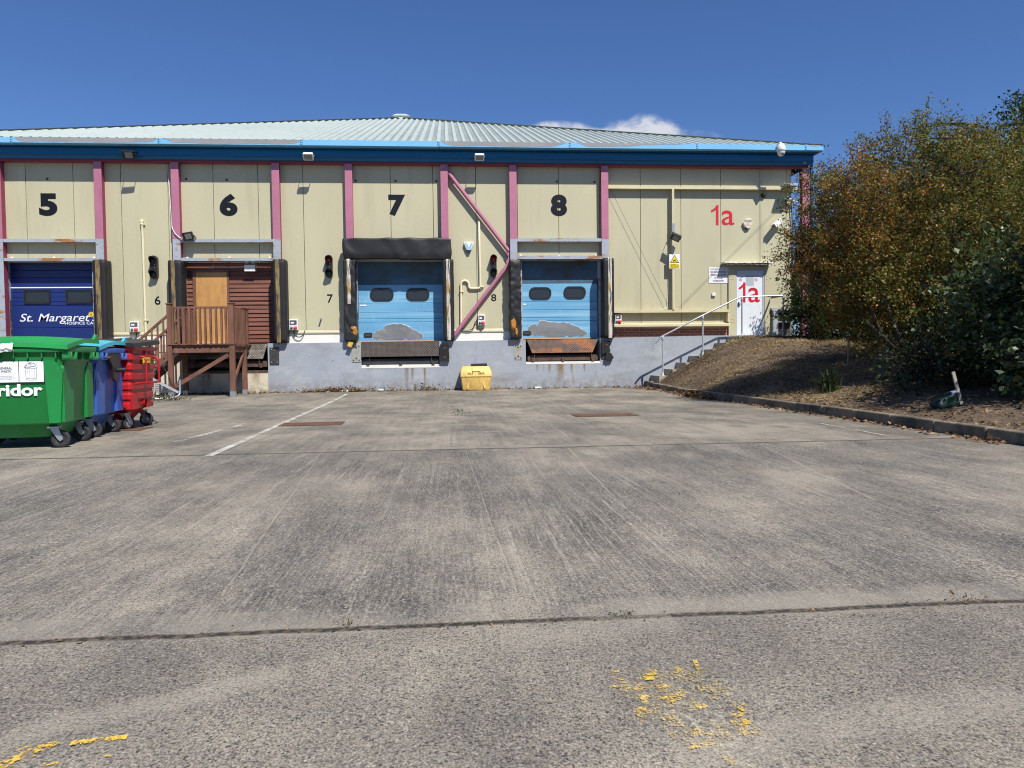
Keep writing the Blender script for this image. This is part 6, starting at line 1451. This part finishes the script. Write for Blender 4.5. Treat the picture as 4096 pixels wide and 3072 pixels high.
def litter(name, label, pts, mats, size, flat=.25, kind='stuff', parent=None):
    n = len(pts); a = rng.normal(size=(n, 3)); a[:, 2] *= flat
    v = leaf_quads(np.asarray(pts), a, size * rng.uniform(.5, 1.4, n), .6, rng.normal(0, .2), 2.0)
    o = mesh_np(name, v, n, 4, [LEAF[m] for m in mats], rng.integers(0, len(mats), n))
    if label: o['label'] = label
    o['kind'] = kind; return o
P = []
for i in range(1500):                                                  # drift along the foot of the dock wall
    x = rng.uniform(-7.4, 5.8); dn = .5 + .5 * math.sin(x * 2.1) * math.sin(x * .9 + 1)
    if rng.random() < .25 + .75 * dn: P.append((x, PY - .02 - abs(rng.normal(0, .12)), .045 + abs(rng.normal(0, .02))))
for i in range(900): P.append((-3.15 + rng.normal(0, .45), PY - .04 - abs(rng.normal(0, .12)), .05 + abs(rng.normal(0, .055))))
for i in range(260): P.append((-6.4 + rng.normal(0, .6), -.5 + rng.normal(0, .25), .045 + abs(rng.normal(0, .02))))
litter('leaf_litter', 'brown leaf litter drifted along the foot of the dock wall', P, ['dead', 'dead_pale', 'dry_dark', 'dry'], .065)
P = []
for i in range(750):
    y = -5.4 + rng.normal(0, .55); P.append((kx(y) - .04 - abs(rng.normal(0, .16)), y, .01 + abs(rng.normal(0, .045))))
for i in range(260): y = -1.2 + rng.normal(0, .5); P.append((kx(y) - .05 - abs(rng.normal(0, .18)), y, .04 + abs(rng.normal(0, .015))))
for i in range(500): y = rng.uniform(-15, -.5); P.append((kx(y) - .03 - abs(rng.normal(0, .10)), y, .008 + gz(0, y) + abs(rng.normal(0, .008))))
litter('leaf_litter', 'orange-brown leaf litter heaped against the foot of the kerb', P, ['dead', 'dead_pale', 'dead', 'dry_dark'], .07)
P = []
for i in range(260): x, y = rng.uniform(-6, 5.7), -rng.uniform(.3, 1) ** 1.5 * 18; P.append((x, y, .006 + gz(x, y)))
for i in range(90): x = rng.uniform(-2.4, 2.4); P.append((x, -19.56 + rng.normal(0, .03), .004))
litter('grit_and_crumbs', 'scattered dark grit and crumbs on the concrete yard', P, ['dry_dark', 'dry_dark', 'dead_pale'], .014)
P = []
for i in range(5200): y = -1 - rng.random() * 14; x = kx(y) + .16 + rng.random() ** 1.3 * 5; P.append((x, y, bank_z(x, y) + .006 + abs(rng.normal(0, .008))))
litter('leaf_litter', 'dead leaves and twigs strewn over the bank under the trees', P, ['dead', 'dry_dark', 'dead_pale', 'dry', 'dry_dark'], .05)
# dry cut grass lying on the bank
n = 42000; yy = -1.0 - rng.random(n) ** 1.15 * 9.5; xx = np.array([kx(y) for y in yy]) + .18 + rng.random(n) * 4.6
zz = np.array([bank_z(x, y) for x, y in zip(xx, yy)]); pos = np.stack([xx, yy, zz], 1)
keep = nz(pos, 1.1, 4) + rng.normal(0, .18, n) > -.12; pos = pos[keep]; n = len(pos)
ax = rng.normal(size=(n, 3)) * np.array([1, 1, .32]) + np.array([-.25, -.1, .30]); sz = rng.uniform(.05, .12, n)
v = leaf_quads(pos, ax, sz, .085, .15, .6)
g_ = nz(pos, .7, 9) + rng.normal(0, .25, n); mi = np.where(g_ < -.25, 1, np.where(g_ > .28, 2, np.where(rng.random(n) < .05, 3, 0)))
tag(mesh_np('dry_grass', v, n, 4, [LEAF[k] for k in ('dry', 'dry_dark', 'dry_pale', 'strap')], mi), 'parched straw-coloured grass on the bank beside the steps', kind='stuff')

# sack, stake, tree guard
sx, sy = 6.82, -12.45; sz_ = bank_z(sx, sy)
t = thing('green_sack', 'dark green sack with a white patch slumped by the kerb under the shrub', 'sack', (sx, sy, sz_))
mb = MB(); mb.soft(-.20, .17, -.10, .10, -.02, .17, .07, (14, 8, 8), lambda p: .025 * mnoise.noise(p * 9) - .06 * max(0, -p.x)).xform(Matrix.Rotation(-.35, 4, 'Y')); obj('bag', mb, 'sack_green', t, 0, True)
mb = MB(); mb.hexa([(.02, -.09, .175), (.12, -.09, .215), (.12, .0, .225), (.02, .0, .185), (.02, -.09, .185), (.12, -.09, .225), (.12, .0, .235), (.02, .0, .195)]); obj('patch', mb, 'sign_white', t, 0, True)
mb = MB(); mb.beam((7.02, -12.5, bank_z(7.02, -12.5) - .05), (6.93, -12.42, bank_z(7.02, -12.5) + .46), .045, .02, (0, 1, 0)); tag(obj('wooden_stake', mb, 'stake_wood'), 'grey wooden stake leaning beside the green sack', 'stake')
mb = MB(); bz = bank_z(8.2, -7.4); mb.beam((8.2, -7.4, bz - .05), (8.21, -7.4, bz + .6), .03, .03, (0, 1, 0)); tag(obj('tree_stake', mb, 'stake_wood'), 'thin upright stake on the shady bank behind the strap-leaved plant', 'stake')
random.seed(12)
for k, (px_, py_, lab, s_) in enumerate(((1290, 1545, 'crumpled white paper scrap on the leaf pile by the dock wall', .10), (1540, 1562, 'small flat white rubble piece against the dock wall', .09), (2185, 1553, 'white paper scrap at the foot of the wall under door eight', .11))):
    x = (-2.95, -1.95, 2.6)[k]; yo_ = -.27; t_ = MB(); q = [Vector((random.uniform(-.5, .5) * s_, random.uniform(-.4, .4) * s_, random.uniform(0, .5) * s_)) for _ in range(8)]
    t_.hexa([Vector((x - s_, -.30, .05)) + q[0] * .4, Vector((x + s_, -.30, .05)) + q[1] * .4, Vector((x + s_, -.18, .06)) + q[2] * .4, Vector((x - s_, -.18, .05)) + q[3] * .4, Vector((x - s_ * .8, -.29, .09)) + q[4] * .5, Vector((x + s_ * .7, -.29, .08)) + q[5] * .5, Vector((x + s_ * .8, -.19, .10)) + q[6] * .5, Vector((x - s_ * .7, -.19, .09)) + q[7] * .5])
    t_.xform(Matrix.Translation((0, -.27, 0)))
    tag(obj('litter_scrap', t_, 'film_white'), lab, 'litter')

# ================================================================ SKY, SUN, CAMERA
SUN = Vector((.47, -1, 1.41)).normalized()
w = bpy.data.worlds.new('World'); SC.world = w; w.use_nodes = True; nt = w.node_tree
bg = nt.nodes['Background']
sky = nt.nodes.new('ShaderNodeTexSky'); sky.sky_type = 'NISHITA'; sky.sun_disc = False
sky.sun_elevation = math.asin(SUN.z); sky.sun_rotation = math.atan2(SUN.x, SUN.y); sky.altitude = 60; sky.air_density = 1.0; sky.dust_density = .35; sky.ozone_density = 2.4
class WN(NT):
    def __init__(s): s.t = nt; s.co = nt.nodes.new('ShaderNodeTexCoord').outputs['Generated']
n = WN(); X, Y, Z = n.xyz()
yp = n.math('MAXIMUM', Y, .05); u = n.math('DIVIDE', X, yp); v = n.math('DIVIDE', Z, yp)
cb = nt.nodes.new('ShaderNodeCombineXYZ'); n.put(cb.inputs[0], u); n.put(cb.inputs[1], v)
tex = n.noise(17, 7, n.scale(cb.outputs[0], (1, 1.5, 1)), .6, .3)
tot = None
for (cu_, cv, ru, rv, k) in ((.150, .300, .050, .015, 1.0), (.203, .292, .035, .013, .8), (.265, .300, .052, .026, 1.1), (.325, .292, .06, .020, .45), (.02, .345, .05, .010, .12), (.235, .284, .14, .012, .16)):
    du = n.math('DIVIDE', n.math('SUBTRACT', u, cu_), ru); dv = n.math('DIVIDE', n.math('SUBTRACT', v, cv), rv)
    e = n.math('MULTIPLY', n.mapr(n.math('ADD', n.math('MULTIPLY', du, du), n.math('MULTIPLY', dv, dv)), 0, 1.6, 1, 0, True), k)
    tot = e if tot is None else n.math('ADD', tot, e)
m_ = n.math('MULTIPLY', tot, n.mapr(tex, .30, .68)); m_ = n.mapr(m_, .10, .75, 0, .85, True)
m_ = n.math('MULTIPLY', m_, n.math('GREATER_THAN', Y, .05))
skyc = n.mix(1., sky.outputs[0], (.70, .965, 1.42), 'MULTIPLY')
c = n.mix(m_, skyc, (10.0, 10.2, 10.6)); n.put(bg.inputs[0], c); bg.inputs[1].default_value = .063
sl = bpy.data.lights.new('sun', 'SUN'); sl.energy = 5.0; sl.angle = R(.53); sl.color = (1, .95, .87)
so = bpy.data.objects.new('sun', sl); COL.objects.link(so); so.rotation_euler = SUN.to_track_quat('Z', 'Y').to_euler()
cam = bpy.data.cameras.new('camera'); co = bpy.data.objects.new('camera', cam); COL.objects.link(co)
cam.sensor_width = 36; cam.sensor_fit = 'HORIZONTAL'; cam.lens = 36 * F_PX / 4096; cam.clip_start = .05; cam.clip_end = 2000
co.matrix_world = Matrix(((RGT.x, UPV.x, -FWD.x, CAM.x), (RGT.y, UPV.y, -FWD.y, CAM.y), (RGT.z, UPV.z, -FWD.z, CAM.z), (0, 0, 0, 1)))
SC.camera = co
SC.render.engine = 'CYCLES'; SC.cycles.use_denoising = True; SC.cycles.filter_width = 1.1; SC.cycles.max_bounces = 6; SC.cycles.transparent_max_bounces = 16; SC.cycles.caustics_reflective = False; SC.cycles.caustics_refractive = False
vs_ = SC.view_settings; vs_.view_transform = 'Standard'; vs_.look = 'None'; vs_.exposure = .32; vs_.gamma = 1
